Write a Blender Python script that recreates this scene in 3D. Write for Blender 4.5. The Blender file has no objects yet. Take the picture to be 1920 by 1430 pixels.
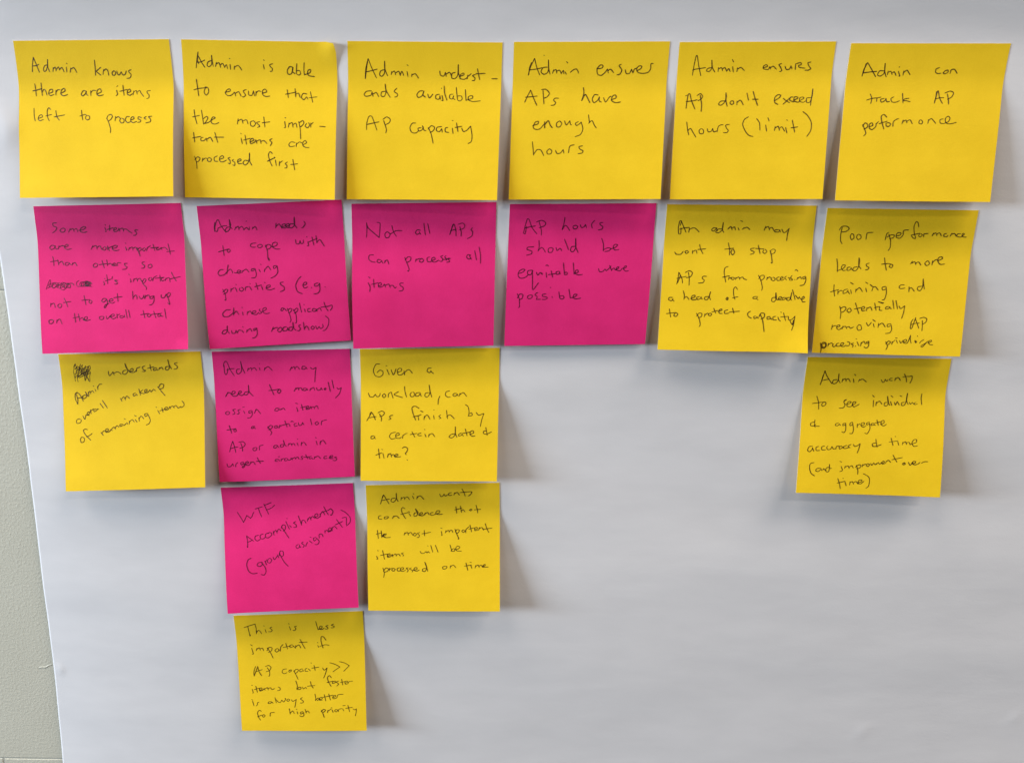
import bpy, bmesh, math, random
from mathutils import Vector, Matrix, noise

random.seed(7)
scn = bpy.context.scene
C = scn.collection
R = math.radians

# ------------------------------------------------------------------ camera
F_PX, PITCH, YAW, ROLL, DIST, CAM_Z = 1490.0, 0.2722, 0.01429, 0.002136, 0.4186, 1.5
PHOTO_W, PHOTO_H = 1920.0, 1430.0
cam_pos = Vector((0.0, -DIST, CAM_Z))
fwd = Vector((0, math.cos(PITCH), -math.sin(PITCH)))
upv = Vector((0, math.sin(PITCH), math.cos(PITCH)))
rgt = Vector((1, 0, 0))
Rz = Matrix.Rotation(YAW, 3, 'Z')
fwd, upv, rgt = Rz @ fwd, Rz @ upv, Rz @ rgt
rgt, upv = rgt*math.cos(ROLL) + upv*math.sin(ROLL), upv*math.cos(ROLL) - rgt*math.sin(ROLL)
cd = bpy.data.cameras.new('camera'); cam = bpy.data.objects.new('camera', cd); C.objects.link(cam)
m = Matrix((rgt, upv, -fwd)).transposed().to_4x4(); m.translation = cam_pos
cam.matrix_world = m
cd.sensor_width = 36.0; cd.lens = 36.0*F_PX/PHOTO_W; cd.clip_start = 0.01; cd.clip_end = 100
scn.camera = cam
scn.render.resolution_x = 1024; scn.render.resolution_y = 762

def wallpt(px, py, y=0.0):
    """point of the vertical plane Y=y that lies in the direction of a photo pixel"""
    d = fwd + rgt*((px-PHOTO_W/2)/F_PX) - upv*((py-PHOTO_H/2)/F_PX)
    t = (y - cam_pos.y)/d.y
    return cam_pos + d*t

# ------------------------------------------------------------------ light
scn.view_settings.view_transform = 'Standard'; scn.view_settings.look = 'None'
scn.view_settings.exposure = 0.28; scn.view_settings.gamma = 1.0
w = bpy.data.worlds.new('World'); scn.world = w; w.use_nodes = True
bgn = w.node_tree.nodes['Background']
bgn.inputs[0].default_value = (0.96, 0.95, 1.0, 1); bgn.inputs[1].default_value = 0.048

def area(name, loc, aim, sx, sy, power, col):
    l = bpy.data.lights.new(name, 'AREA'); l.shape = 'RECTANGLE'; l.size = sx; l.size_y = sy
    l.energy = power; l.color = col
    o = bpy.data.objects.new(name, l); C.objects.link(o); o.location = loc
    o.rotation_euler = (Vector(aim)-Vector(loc)).to_track_quat('-Z', 'Y').to_euler()
    return o
AIM = (0.0, 0.0, 1.42)
area('ceiling_lamp', (1.3, -2.3, 3.4), AIM, 0.5, 0.16, 14, (1.0, 0.93, 0.82))
area('ceiling_lamp', (2.1, -1.05, 4.7), AIM, 2.1, 1.3, 115, (1.0, 0.89, 0.775))
area('ceiling_lamp', (-1.5, -1.0, 4.7), AIM, 2.1, 1.3, 75, (1.0, 0.89, 0.775))
area('window_light', (-2.5, -0.92, 1.74), AIM, 1.0, 0.5, 84, (0.76, 0.88, 1.0))

# ------------------------------------------------------------------ materials
def mat(name):
    m = bpy.data.materials.new(name); m.use_nodes = True
    nt = m.node_tree; b = nt.nodes['Principled BSDF']
    return m, nt, b
def tex(nt, kind, **kw):
    n = nt.nodes.new('ShaderNodeTex'+kind)
    for k, v in kw.items(): n.inputs[k].default_value = v
    return n
def coords(nt, scale=(1, 1, 1)):
    t = nt.nodes.new('ShaderNodeTexCoord'); mp = nt.nodes.new('ShaderNodeMapping')
    mp.inputs['Scale'].default_value = scale
    nt.links.new(t.outputs['Object'], mp.inputs['Vector'])
    return mp.outputs['Vector']
def ramp(nt, fac, stops):
    r = nt.nodes.new('ShaderNodeValToRGB'); nt.links.new(fac, r.inputs[0])
    e = r.color_ramp.elements
    e[0].position, e[0].color = stops[0]; e[1].position, e[1].color = stops[-1]
    for p, c in stops[1:-1]:
        x = e.new(p); x.color = c
    return r.outputs[0]
def bump(nt, h, dist, strength=1.0, normal=None):
    b = nt.nodes.new('ShaderNodeBump'); b.inputs['Strength'].default_value = strength
    b.inputs['Distance'].default_value = dist
    nt.links.new(h, b.inputs['Height'])
    if normal: nt.links.new(normal, b.inputs['Normal'])
    return b.outputs[0]

def note_material(name, base, alt, trans):
    m, nt, b = mat(name)
    v = coords(nt)
    fib = tex(nt, 'Noise', Scale=1500.0, Detail=3.0, Roughness=0.6)
    big = tex(nt, 'Noise', Scale=70.0, Detail=3.0, Roughness=0.5)
    for n in (fib, big): nt.links.new(v, n.inputs['Vector'])
    mx = nt.nodes.new('ShaderNodeMix'); mx.data_type = 'RGBA'
    mx.inputs[6].default_value = base; mx.inputs[7].default_value = alt
    ad = nt.nodes.new('ShaderNodeMath'); ad.operation = 'MULTIPLY_ADD'
    nt.links.new(fib.outputs[0], ad.inputs[0]); ad.inputs[1].default_value = 0.75
    nt.links.new(big.outputs[0], ad.inputs[2])
    mr = nt.nodes.new('ShaderNodeMapRange'); mr.inputs[1].default_value = 0.55; mr.inputs[2].default_value = 1.25
    nt.links.new(ad.outputs[0], mr.inputs[0]); nt.links.new(mr.outputs[0], mx.inputs[0])
    nt.links.new(mx.outputs[2], b.inputs['Base Color'])
    b.inputs['Roughness'].default_value = 0.75; b.inputs['Specular IOR Level'].default_value = 0.25
    med = tex(nt, 'Noise', Scale=260.0, Detail=2.0); nt.links.new(v, med.inputs['Vector'])
    n1 = bump(nt, fib.outputs[0], 0.00012, 0.8)
    n2 = bump(nt, med.outputs[0], 0.00018, 0.35, n1)
    nt.links.new(n2, b.inputs['Normal'])
    tr = nt.nodes.new('ShaderNodeBsdfTranslucent'); nt.links.new(mx.outputs[2], tr.inputs[0])
    ms = nt.nodes.new('ShaderNodeMixShader'); ms.inputs[0].default_value = trans
    nt.links.new(b.outputs[0], ms.inputs[1]); nt.links.new(tr.outputs[0], ms.inputs[2])
    nt.links.new(ms.outputs[0], nt.nodes['Material Output'].inputs[0])
    return m
YEL = note_material('yellow_note_paper', (0.95, 0.685, 0.018, 1), (0.88, 0.62, 0.012, 1), 0.30)
PNK = note_material('pink_note_paper', (0.88, 0.026, 0.240, 1), (0.77, 0.018, 0.195, 1), 0.28)
def edge_material(name, col):
    m, nt, b = mat(name); b.inputs['Base Color'].default_value = col; b.inputs['Roughness'].default_value = 0.9
    return m
YEDGE = edge_material('yellow_cut_edge_lit', (0.92, 0.78, 0.42, 1))  # cut edge paler than the sheet: window light on the rim, painted in
PEDGE = edge_material('pink_cut_edge_lit', (0.92, 0.50, 0.62, 1))  # same bright rim light put into the pink edge colour

def ink_material(name, col, see):
    m, nt, b = mat(name)
    v = coords(nt)
    n = tex(nt, 'Noise', Scale=900.0, Detail=3.0); nt.links.new(v, n.inputs['Vector'])
    b.inputs['Base Color'].default_value = col; b.inputs['Roughness'].default_value = 0.45
    b.inputs['Specular IOR Level'].default_value = 0.3
    tp = nt.nodes.new('ShaderNodeBsdfTransparent')
    ms = nt.nodes.new('ShaderNodeMixShader')
    mr = nt.nodes.new('ShaderNodeMapRange'); mr.inputs[1].default_value = 0.35; mr.inputs[2].default_value = 0.68
    mr.inputs[3].default_value = max(0, see-0.10); mr.inputs[4].default_value = see+0.16
    nt.links.new(n.outputs[0], mr.inputs[0]); nt.links.new(mr.outputs[0], ms.inputs[0])
    nt.links.new(b.outputs[0], ms.inputs[1]); nt.links.new(tp.outputs[0], ms.inputs[2])
    nt.links.new(ms.outputs[0], nt.nodes['Material Output'].inputs[0])
    return m
INK = ink_material('black_ballpoint_ink', (0.045, 0.020, 0.004, 1), 0.17)
INKP = ink_material('black_ballpoint_ink_on_pink', (0.045, 0.004, 0.018, 1), 0.20)

m, nt, b = mat('white_flipchart_paper'); PAPER = m
v = coords(nt)
n1 = tex(nt, 'Noise', Scale=900.0, Detail=4.0); n2 = tex(nt, 'Noise', Scale=22.0, Detail=3.0)
v2 = coords(nt, (1.6, 1, 4.5)); 
nt.links.new(v, n1.inputs['Vector']); nt.links.new(v2, n2.inputs['Vector'])
nt.links.new(ramp(nt, n2.outputs[0], [(0.3, (0.602, 0.595, 0.613, 1)), (0.7, (0.632, 0.625, 0.643, 1))]), b.inputs['Base Color'])
b.inputs['Roughness'].default_value = 0.7; b.inputs['Specular IOR Level'].default_value = 0.3
nb = bump(nt, n1.outputs[0], 0.00006, 0.7)
nb = bump(nt, n2.outputs[0], 0.0006, 0.22, nb)
nt.links.new(nb, b.inputs['Normal'])

m, nt, b = mat('painted_block'); PAINT = m
v = coords(nt)
n1 = tex(nt, 'Noise', Scale=640.0, Detail=4.0, Roughness=0.6); n2 = tex(nt, 'Noise', Scale=1500.0, Detail=2.0)
n3 = tex(nt, 'Noise', Scale=14.0, Detail=3.0)
for n in (n1, n2, n3): nt.links.new(v, n.inputs['Vector'])
nt.links.new(ramp(nt, n3.outputs[0], [(0.3, (0.51, 0.50, 0.42, 1)), (0.7, (0.55, 0.54, 0.46, 1))]), b.inputs['Base Color'])
b.inputs['Roughness'].default_value = 0.42
h = ramp(nt, n1.outputs[0], [(0.38, (0, 0, 0, 1)), (0.55, (0.35, 0.35, 0.35, 1)), (0.72, (1, 1, 1, 1))])
nb = bump(nt, h, 0.00024, 0.5); nb = bump(nt, n2.outputs[0], 0.00008, 0.5, nb)
nt.links.new(nb, b.inputs['Normal'])
m, nt, b = mat('painted_mortar'); MORTAR = m
v = coords(nt); n1 = tex(nt, 'Noise', Scale=420.0, Detail=4.0); nt.links.new(v, n1.inputs['Vector'])
b.inputs['Base Color'].default_value = (0.40, 0.40, 0.35, 1); b.inputs['Roughness'].default_value = 0.6
nt.links.new(bump(nt, n1.outputs[0], 0.0003, 0.8), b.inputs['Normal'])

# ------------------------------------------------------------------ helpers
def link(name, verts, faces, mats, parent=None, smooth=True, mi=None):
    me = bpy.data.meshes.new(name)
    me.from_pydata([tuple(p) for p in verts], [], faces)
    for mt in mats: me.materials.append(mt)
    if mi: me.polygons.foreach_set('material_index', mi)
    if smooth: me.polygons.foreach_set('use_smooth', [True]*len(me.polygons))
    me.update()
    o = bpy.data.objects.new(name, me); C.objects.link(o)
    if parent: o.parent = parent
    return o

PAPER_GAP = 0.0016          # the big sheet hangs this far in front of the blocks
def G(x, z, cx, cz, sx, sz): return math.exp(-((x-cx)/sx)**2 - ((z-cz)/sz)**2)
dent1 = wallpt(20, 240); dent2 = wallpt(120, 1248); dent3 = wallpt(1600, 1345); dent4 = wallpt(1880, 1320)
edge_px = [(0, 487), (8.4, 552), (17.4, 612), (34.8, 745), (55, 879), (75.5, 1053), (101.6, 1262), (117.8, 1430)]
ep = [wallpt(x, y, -0.0028) for x, y in edge_px]
zs = [p.z for p in ep]; xs = [p.x for p in ep]
s_up = (xs[0]-xs[3])/(zs[0]-zs[3]); s_dn = (xs[-1]-xs[-3])/(zs[-1]-zs[-3])
def left_x(z):
    if z >= zs[0]: return xs[0] + s_up*(z-zs[0])*0.6
    if z <= zs[-1]: return xs[-1] + s_dn*(z-zs[-1])
    for i in range(len(zs)-1):
        if zs[i] >= z >= zs[i+1]:
            t = (zs[i]-z)/(zs[i]-zs[i+1]); return xs[i]*(1-t) + xs[i+1]*t
ZK, Z3 = wallpt(960, 70).z, wallpt(960, 1500).z
def relief(x, z):
    """how far the hanging sheet bulges towards the room at wall point (x, z)"""
    b = 0.0011*noise.noise(Vector((x*1.3+3, z*9.0, 0.3)))
    g = 1-math.exp(-max(0.0, x-left_x(z))/0.07)
    q = z - ZK + 0.010*noise.noise(Vector((x*2.2, 0.5, 2.2)))      # above this line the sheet leans forward, below it leans back
    up = 0.5*(q + math.sqrt(q*q + 0.012**2)); dn = up - q
    b += 0.23*up + g*0.060*0.085*(1-math.exp(-dn/0.085))
    b += g*0.0035*min(1.0, max(0.0, (ZK-z)/(ZK-Z3)))
    b += 0.0007*noise.noise(Vector((x*3.5+9, z*26.0, 1.7)))
    b += 0.00045*noise.noise(Vector((x*9.0, z*30.0, 4.1)))
    for q, wd, hz, am in ((dent1, 0.016, 0.0105, 0.0011), (dent2, 0.0052, 0.0030, 0.00050)):
        if abs(x-q.x) < 0.04 and abs(z-q.z) < 0.04:
            xc = q.x - 0.30*abs(z-q.z)                  # a pucker: slow rise from the edge, quick drop
            f = max(0.0, 1-(xc-x)/wd) if x < xc else math.exp(-((x-xc)/(0.45*wd))**2)
            b += am*f*math.exp(-((z-q.z)/hz)**2)
    for q, s in ((dent3, 1), (dent4, 1)):
        u = (x-q.x)*0.75 - (z-q.z)*0.66; t = (x-q.x)*0.66 + (z-q.z)*0.75
        b += 0.00022*math.exp(-(t/0.0055)**2)*(math.exp(-(u/0.0045)**2) if u > 0 else math.exp(-(u/0.0010)**2))
    return b
def paper_y(x, z): return -(PAPER_GAP + 0.0012 + relief(x, z))*(1.0)

# ------------------------------------------------------------------ wall of painted blocks
wall = bpy.data.objects.new('wall', None); C.objects.link(wall); wall['kind'] = 'structure'
jz = wallpt(4, 544).z; jx0 = wallpt(3, 1405).x; jz2 = wallpt(12, 1421).z
BH = jz - jz2; BW = 2*BH; J = 0.0009
def block_mesh(w, h):
    bm = bmesh.new(); bmesh.ops.create_cube(bm, size=1.0)
    for v in bm.verts:
        v.co.x *= w; v.co.z *= h; v.co.y = v.co.y*0.05 + 0.025
    es = [e for e in bm.edges if all(v.co.y < 0.001 for v in e.verts)]
    bmesh.ops.bevel(bm, geom=es, offset=0.00045, segments=3, affect='EDGES', profile=0.5)
    me = bpy.data.meshes.new('block'); bm.to_mesh(me); bm.free(); me.materials.append(PAINT)
    me.polygons.foreach_set('use_smooth', [False]*len(me.polygons))
    return me
bme = block_mesh(BW-J, BH-J)
rows = range(-4, 5)
for r in rows:
    z = jz2 - BH/2 - r*BH + BH   # r=0 : the course between the two visible joints
    off = jx0 + (0 if r % 2 else BW/2)
    for c in range(-3, 4):
        x = off + c*BW + BW/2 
        o = bpy.data.objects.new('block', bme); C.objects.link(o); o.parent = wall
        o.location = (x, random.uniform(0, 0.00012), z); o.rotation_euler = (0, R(random.uniform(-.12, .12)), 0)
zc = jz2; X = 3.6*BW; Z = 4.6*BH
v8 = [(jx0-X, 0.00035, zc-Z), (jx0+X, 0.00035, zc-Z), (jx0+X, 0.00035, zc+Z), (jx0-X, 0.00035, zc+Z),
      (jx0-X, 0.06, zc-Z), (jx0+X, 0.06, zc-Z), (jx0+X, 0.06, zc+Z), (jx0-X, 0.06, zc+Z)]
link('mortar', v8, [(0, 1, 2, 3), (5, 4, 7, 6), (4, 0, 3, 7), (1, 5, 6, 2), (3, 2, 6, 7), (4, 5, 1, 0)], [MORTAR], wall, False)
# a small ridge of paint beside the sheet's edge
a0, a1 = wallpt(72, 1252), wallpt(97, 1246)
rv, rf = [], []
N = 14
for i in range(N+1):
    t = i/N; p = a0.lerp(a1, t); hgt = 0.0007*math.sin(math.pi*min(1, t*1.05+0.02))**0.6 if 0 < t < 1 else 0
    for k, (dz, dy) in enumerate(((-0.0010, 0.0003), (-0.0004, -hgt*0.22), (0.0001, -hgt*0.32), (0.0007, 0.0003))):
        rv.append((p.x, dy, p.z+dz + 0.0003*math.sin(t*9)))
for i in range(N):
    for k in range(3): rf.append((i*4+k, (i+1)*4+k, (i+1)*4+k+1, i*4+k+1))
link('paint_ridge', rv, rf, [PAINT], wall)

# ------------------------------------------------------------------ the big sheet
z_top = wallpt(960, -170).z; z_bot = wallpt(960, 1430).z - 0.09; x_right = wallpt(1920, 1430).x + 0.10
NX, NZ = 300, 260
pv = []
for j in range(NZ+1):
    z = z_top + (z_bot-z_top)*j/NZ; lx = left_x(z)
    for i in range(NX+1):
        x = lx + (x_right-lx)*(i/NX)**1.15
        e = math.exp(-(x-lx)/0.012)
        pv.append((x, paper_y(x, z)*(1-0.15*e) - 0.0004*e*(0.6+noise.noise(Vector((0, z*25, 0)))), z))
pf = []
for j in range(NZ):
    for i in range(NX):
        a = j*(NX+1)+i; pf.append((a, a+NX+1, a+NX+2, a+1))
org = Vector((left_x(z_top), 0, z_top))
sheet = link('flipchart_sheet', [Vector(p)-org for p in pv], pf, [PAPER]); sheet.location = org
sd = sheet.modifiers.new('thickness', 'SOLIDIFY'); sd.thickness = 0.00025; sd.offset = -1
sheet['label'] = 'large white flip chart sheet hung on the painted wall behind all the sticky notes'
sheet['category'] = 'paper sheet'

# ------------------------------------------------------------------ sticky notes
# colour, photo corners (TL, TR, BR, BL), how far bottom left / bottom right stand off (mm),
# zoom origin + scale of the traced handwriting, label
NOTES = [
('Y',(24.7,76.9),(316.7,73.9),(325.5,368.2),(39.2,371.2),8,13,(0,60,4.332),'yellow sticky note reading Admin knows there are items left to process, leftmost of top row'),
('Y',(339.7,74.3),(630.6,79.6),(627.6,374.5),(347.3,369.9),5,12,(330,60,4.334),'yellow sticky note with a lifted top right corner, reading Admin is able to ensure'),
('Y',(651.5,77.3),(942.3,80.1),(931.9,375.4),(650.4,373.8),6,11,(640,60,4.334),'yellow sticky note reading Admin understands available AP capacity'),
('Y',(963.8,79.2),(1256.2,78),(1238.2,373.4),(953.8,374.3),6,10,(940,60,4.333),'yellow sticky note reading Admin ensures APs have enough hours'),
('Y',(1274.2,79.4),(1567.8,78.2),(1541.7,373.3),(1255.5,374),7,10,(1240,60,4.332),"yellow sticky note reading Admin ensures AP don't exceed hours (limit)"),
('Y',(1595.7,81.5),(1895.1,81.9),(1856.6,379),(1565.5,375.8),8.5,9.5,(1550,60,4.332),'yellow sticky note, top right of the group, reading Admin can track AP performance'),
('P',(63.2,386.8),(339.1,380.5),(354.2,653.7),(81.1,662.7),9,12,(50,370,4.766),'bright pink sticky note with scribbled out words, reading Some items are more important than others'),
('P',(369,386.4),(640.7,374.4),(658.5,637.7),(394.2,653.9),6,3.5,(360,365,4.767),'tilted dark pink sticky note reading Admin needs to cope with changing priorities'),
('P',(659,382),(930.7,378.8),(925.4,647.3),(662.6,653.6),7.5,5,(650,370,4.767),'pink sticky note reading Not all APs can process all items'),
('P',(956,382.6),(1230.8,380.9),(1209.4,644.8),(945.5,648.4),4,3.8,(935,370,4.767),'dark pink sticky note, rightmost pink one, reading AP hours should be equitable'),
('Y',(1250.8,383),(1531,385.5),(1512.3,660.8),(1232.6,655.1),9,12,(1220,375,4.766),'yellow sticky note reading An admin may want to stop APs from processing'),
('Y',(1551.3,389.9),(1834.5,394.3),(1799.8,668.4),(1522,661),7.5,9.5,(1510,380,4.768),'yellow sticky note reading Poor performance leads to more training'),
('Y',(109.8,663.7),(376.1,658.4),(385.5,912.4),(125.1,919.6),9,11,(100,650,5.107),'yellow sticky note with a scribbled out first word, reading understands overall makeup of remaining items'),
('P',(397.2,658.8),(655.8,653.5),(665.6,892.7),(412.3,903.1),4.5,4,(390,645,5.297),'dark pink sticky note reading Admin may need to manually assign an item'),
('Y',(674.8,654.1),(936.9,651.6),(931.6,902.3),(676.3,900.4),9,10.5,(665,645,5.297),'yellow sticky note reading Given a workload, can APs finish by a certain date'),
('Y',(1514.3,668.8),(1783.6,672.1),(1762,931.8),(1491.8,923),9.5,11,(1480,660,5.106),'yellow sticky note, lowest on the right, reading Admin wants to see individual & aggregate accuracy'),
('P',(413.9,913.5),(661.7,904.8),(672.8,1137.8),(427.6,1148.9),11,9,(405,895,5.396),'bright pink sticky note with slanting writing, WTF Accomplishments (group assignment?)'),
('Y',(685.6,908.9),(936.7,904.3),(937.2,1145.6),(690.4,1144.6),9,11,(675,895,5.396),'yellow sticky note reading Admin wants confidence that the most important items will be processed'),
('Y',(437.9,1152.9),(680.2,1144.5),(687.7,1368.6),(453.9,1368.6),9,9,(425,1140,5.957),'yellow sticky note, lowest of all, reading This is less important if AP capacity'),
]
def prof(v, v0=0.20, k=1.75):
    """lift profile down the note: glued strip, then a gentle curl"""
    if v <= v0: return 0.0
    t = (v-v0)/(1-v0); r = 0.16
    return (t*t/(2*r) if t < r else t-r/2)/(1-r/2)
FLAT = {3: .3, 6: .25, 7: .9, 8: .85, 9: .9, 13: .85, 16: .45}   # these hang flatter towards the bottom
class Note:
    def __init__(s, spec, k):
        s.col, TL, TR, BR, BL, hl, hr, s.zoom, s.label = spec
        s.k = k; s.hl, s.hr = hl*.001, hr*.001
        s.TL, s.TR = wallpt(*TL, y=paper_y(*[wallpt(*TL)[i] for i in (0, 2)])), wallpt(*TR, y=paper_y(*[wallpt(*TR)[i] for i in (0, 2)]))
        def low(px, h):
            q = wallpt(*px); return wallpt(*px, y=paper_y(q.x, q.z)-h)
        s.BL, s.BR = low(BL, s.hl), low(BR, s.hr)
        rr = random.Random(k*13+5); s.sag = rr.uniform(-.0006, .0012); s.ph = rr.uniform(0, 6); s.v0 = rr.uniform(.15, .24)
        s.lip = rr.uniform(.0001, .0004)
    def xz(s, u, v):
        a = s.TL.lerp(s.TR, u); b = s.BL.lerp(s.BR, u); return a.lerp(b, v)
    def lift(s, u, v):
        h = s.hl*(1-u) + s.hr*u
        pp = prof(v, s.v0); f = FLAT.get(s.k, 0.1)
        l = h*((1-f)*pp + f*math.sin(pp*math.pi/2))
        t = max(0.0, (v-s.v0)/(1-s.v0))
        l += s.sag*math.sin(math.pi*u)*t*(1.15-t*0.6)               # cross curl
        l += 0.00042*noise.noise(Vector((u*1.9+s.ph, v*2.4, s.k)))*(0.2+t)
        if s.k == 1: l += 0.0028*max(0.0, 1-math.hypot((1-u)/0.13, v/0.17))**1.6   # peeled corner
        if s.k == 10: l += 0.0016*max(0.0, 1-math.hypot((1-u)/0.22, (1-v)/0.20))**1.5
        if s.k == 6: l += 0.0008*max(0.0, 1-math.hypot((1-u)/0.1, (1-v)/0.08))**1.2
        return l
    def P(s, u, v, off=0.0):
        p = s.xz(u, v); y = paper_y(p.x, p.z) - 0.00012 - s.lift(u, v) - off
        return Vector((p.x, y, p.z))
    def uv(s, px, py):
        y = paper_y(s.TL.x, s.TL.z); u = v = 0.5
        for it in range(9):
            q = wallpt(px, py, y)
            for _ in range(4):
                r = q - s.xz(u, v); e = 1e-4
                du = (s.xz(u+e, v)-s.xz(u, v))/e; dv = (s.xz(u, v+e)-s.xz(u, v))/e
                det = du.x*dv.z - du.z*dv.x
                u += (r.x*dv.z - r.z*dv.x)/det; v += (du.x*r.z - du.z*r.x)/det
            y = s.P(u, v).y
        return u, v

def build_note(nt_, words):
    k = nt_.k
    root = bpy.data.objects.new('sticky_note', None); C.objects.link(root)
    base = nt_.P(0.5, 0); root.location = base
    root.empty_display_size = 0.01
    root['label'] = nt_.label; root['category'] = 'sticky note'
    root['group'] = 'yellow sticky notes' if nt_.col == 'Y' else 'pink sticky notes'
    n = 44; V, Fc, MI = [], [], []; th = 0.00016
    rr = random.Random(k)
    def jag(i, j):
        return 0.0
    for layer in (0, 1):
        for j in range(n+1):
            for i in range(n+1):
                p = nt_.P(i/n, j/n); p = p + Vector((0, th*(layer-1), 0))
                if i in (0, n): p.x += 0.00006*noise.noise(Vector((j*.9, k, i)))
                if j in (0, n): p.z += 0.00006*noise.noise(Vector((i*.9, k, j+.5)))
                if k == 1:      # slightly rounded, folded back corner
                    u, v = i/n, j/n; c = max(0, 1-math.hypot((1-u)/0.06, v/0.06))
                    p.x -= 0.0009*c; p.z -= 0.0009*c
                V.append(p-base)
    M = (n+1)*(n+1)
    for j in range(n):
        for i in range(n):
            a = j*(n+1)+i
            Fc.append((a, a+n+1, a+n+2, a+1)); MI.append(0)          # front (layer 0, nearer the room)
            a += M; Fc.append((a, a+1, a+n+2, a+n+1)); MI.append(0)
    def side(seq):
        for a, b in zip(seq, seq[1:]): Fc.append((a, b, b+M, a+M)); MI.append(1)
    side([i for i in range(n, -1, -1)]); side([n*(n+1)+i for i in range(n+1)])
    side([j*(n+1) for j in range(n+1)]); side([j*(n+1)+n for j in range(n, -1, -1)])
    mats = [YEL, YEDGE] if nt_.col == 'Y' else [PNK, PEDGE]
    o = link('note_sheet', V, Fc, mats, root, True, MI)
    try: o.data.set_sharp_from_angle(angle=R(40))
    except Exception: pass
    # ---- handwriting
    ox, oy, sc = nt_.zoom; si = 0
    for word, strokes in words:
        V, Fc = [], []
        scrib = 'scribbled' in word
        for st in strokes:
            si += 1
            pts = [(ox+st[i]/sc, oy+st[i+1]/sc) for i in range(0, len(st), 2)]
            pts = [nt_.uv(*p) for p in pts]
            # Catmull-Rom through the traced points (repeated point = corner)
            out = []
            for i in range(len(pts)-1):
                p0 = pts[max(0, i-1)]; p1 = pts[i]; p2 = pts[i+1]; p3 = pts[min(len(pts)-1, i+2)]
                if p1 == p2: continue
                L = math.hypot(p2[0]-p1[0], p2[1]-p1[1])*76
                nn = max(3, min(14, int(L/0.28)))
                for q in range(nn):
                    t = q/nn; r = []
                    for c in (0, 1):
                        m1 = (p2[c]-p0[c])*0.42; m2 = (p3[c]-p1[c])*0.42
                        r.append((2*t**3-3*t*t+1)*p1[c] + (t**3-2*t*t+t)*m1 + (-2*t**3+3*t*t)*p2[c] + (t**3-t*t)*m2)
                    out.append(tuple(r))
            out.append(pts[-1])
            off = nt_off = 0.00003 + 0.0000022*(si % 40)
            wl = (0.00016 if scrib else INKW)*rr.uniform(0.92, 1.08)
            P3 = [nt_.P(min(max(u, .002), .998), min(max(v, .002), .998), off) + Vector((0, -th, 0)) for u, v in out]
            if len(P3) < 2: continue
            b0 = len(V); tot = len(P3)
            for i, p in enumerate(P3):
                a = P3[max(0, i-1)]; c = P3[min(tot-1, i+1)]
                d = c-a
                if d.length < 1e-7: d = Vector((1e-4, 0, 0))
                d.normalize(); s_ = Vector((-d.z, 0, d.x))
                if s_.length < 1e-6: s_ = Vector((0, 0, 1))
                s_.normalize()
                endf = min(1.0, 0.62+0.38*min(i, tot-1-i)/2.0)
                hw = wl*endf*(1+0.16*noise.noise(Vector((i*.35, si*3.1, k))))
                s_.y = (nt_slope(nt_, out[i]) if False else 0)
                if i == 0: p = p - d*wl*0.5
                if i == tot-1: p = p + d*wl*0.5
                V.append(p + s_*hw - base); V.append(p - s_*hw - base)
            for i in range(tot-1):
                a = b0+2*i; Fc.append((a, a+1, a+3, a+2))
        if V:
            w_ = link('scribble' if scrib else 'handwritten_word', V, Fc, [INK if nt_.col == 'Y' else INKP], root, False)
            w_['label'] = ('black ink ' + word) if scrib else ('the written word %s' % word)
    return root
INKW = 0.00024
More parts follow.
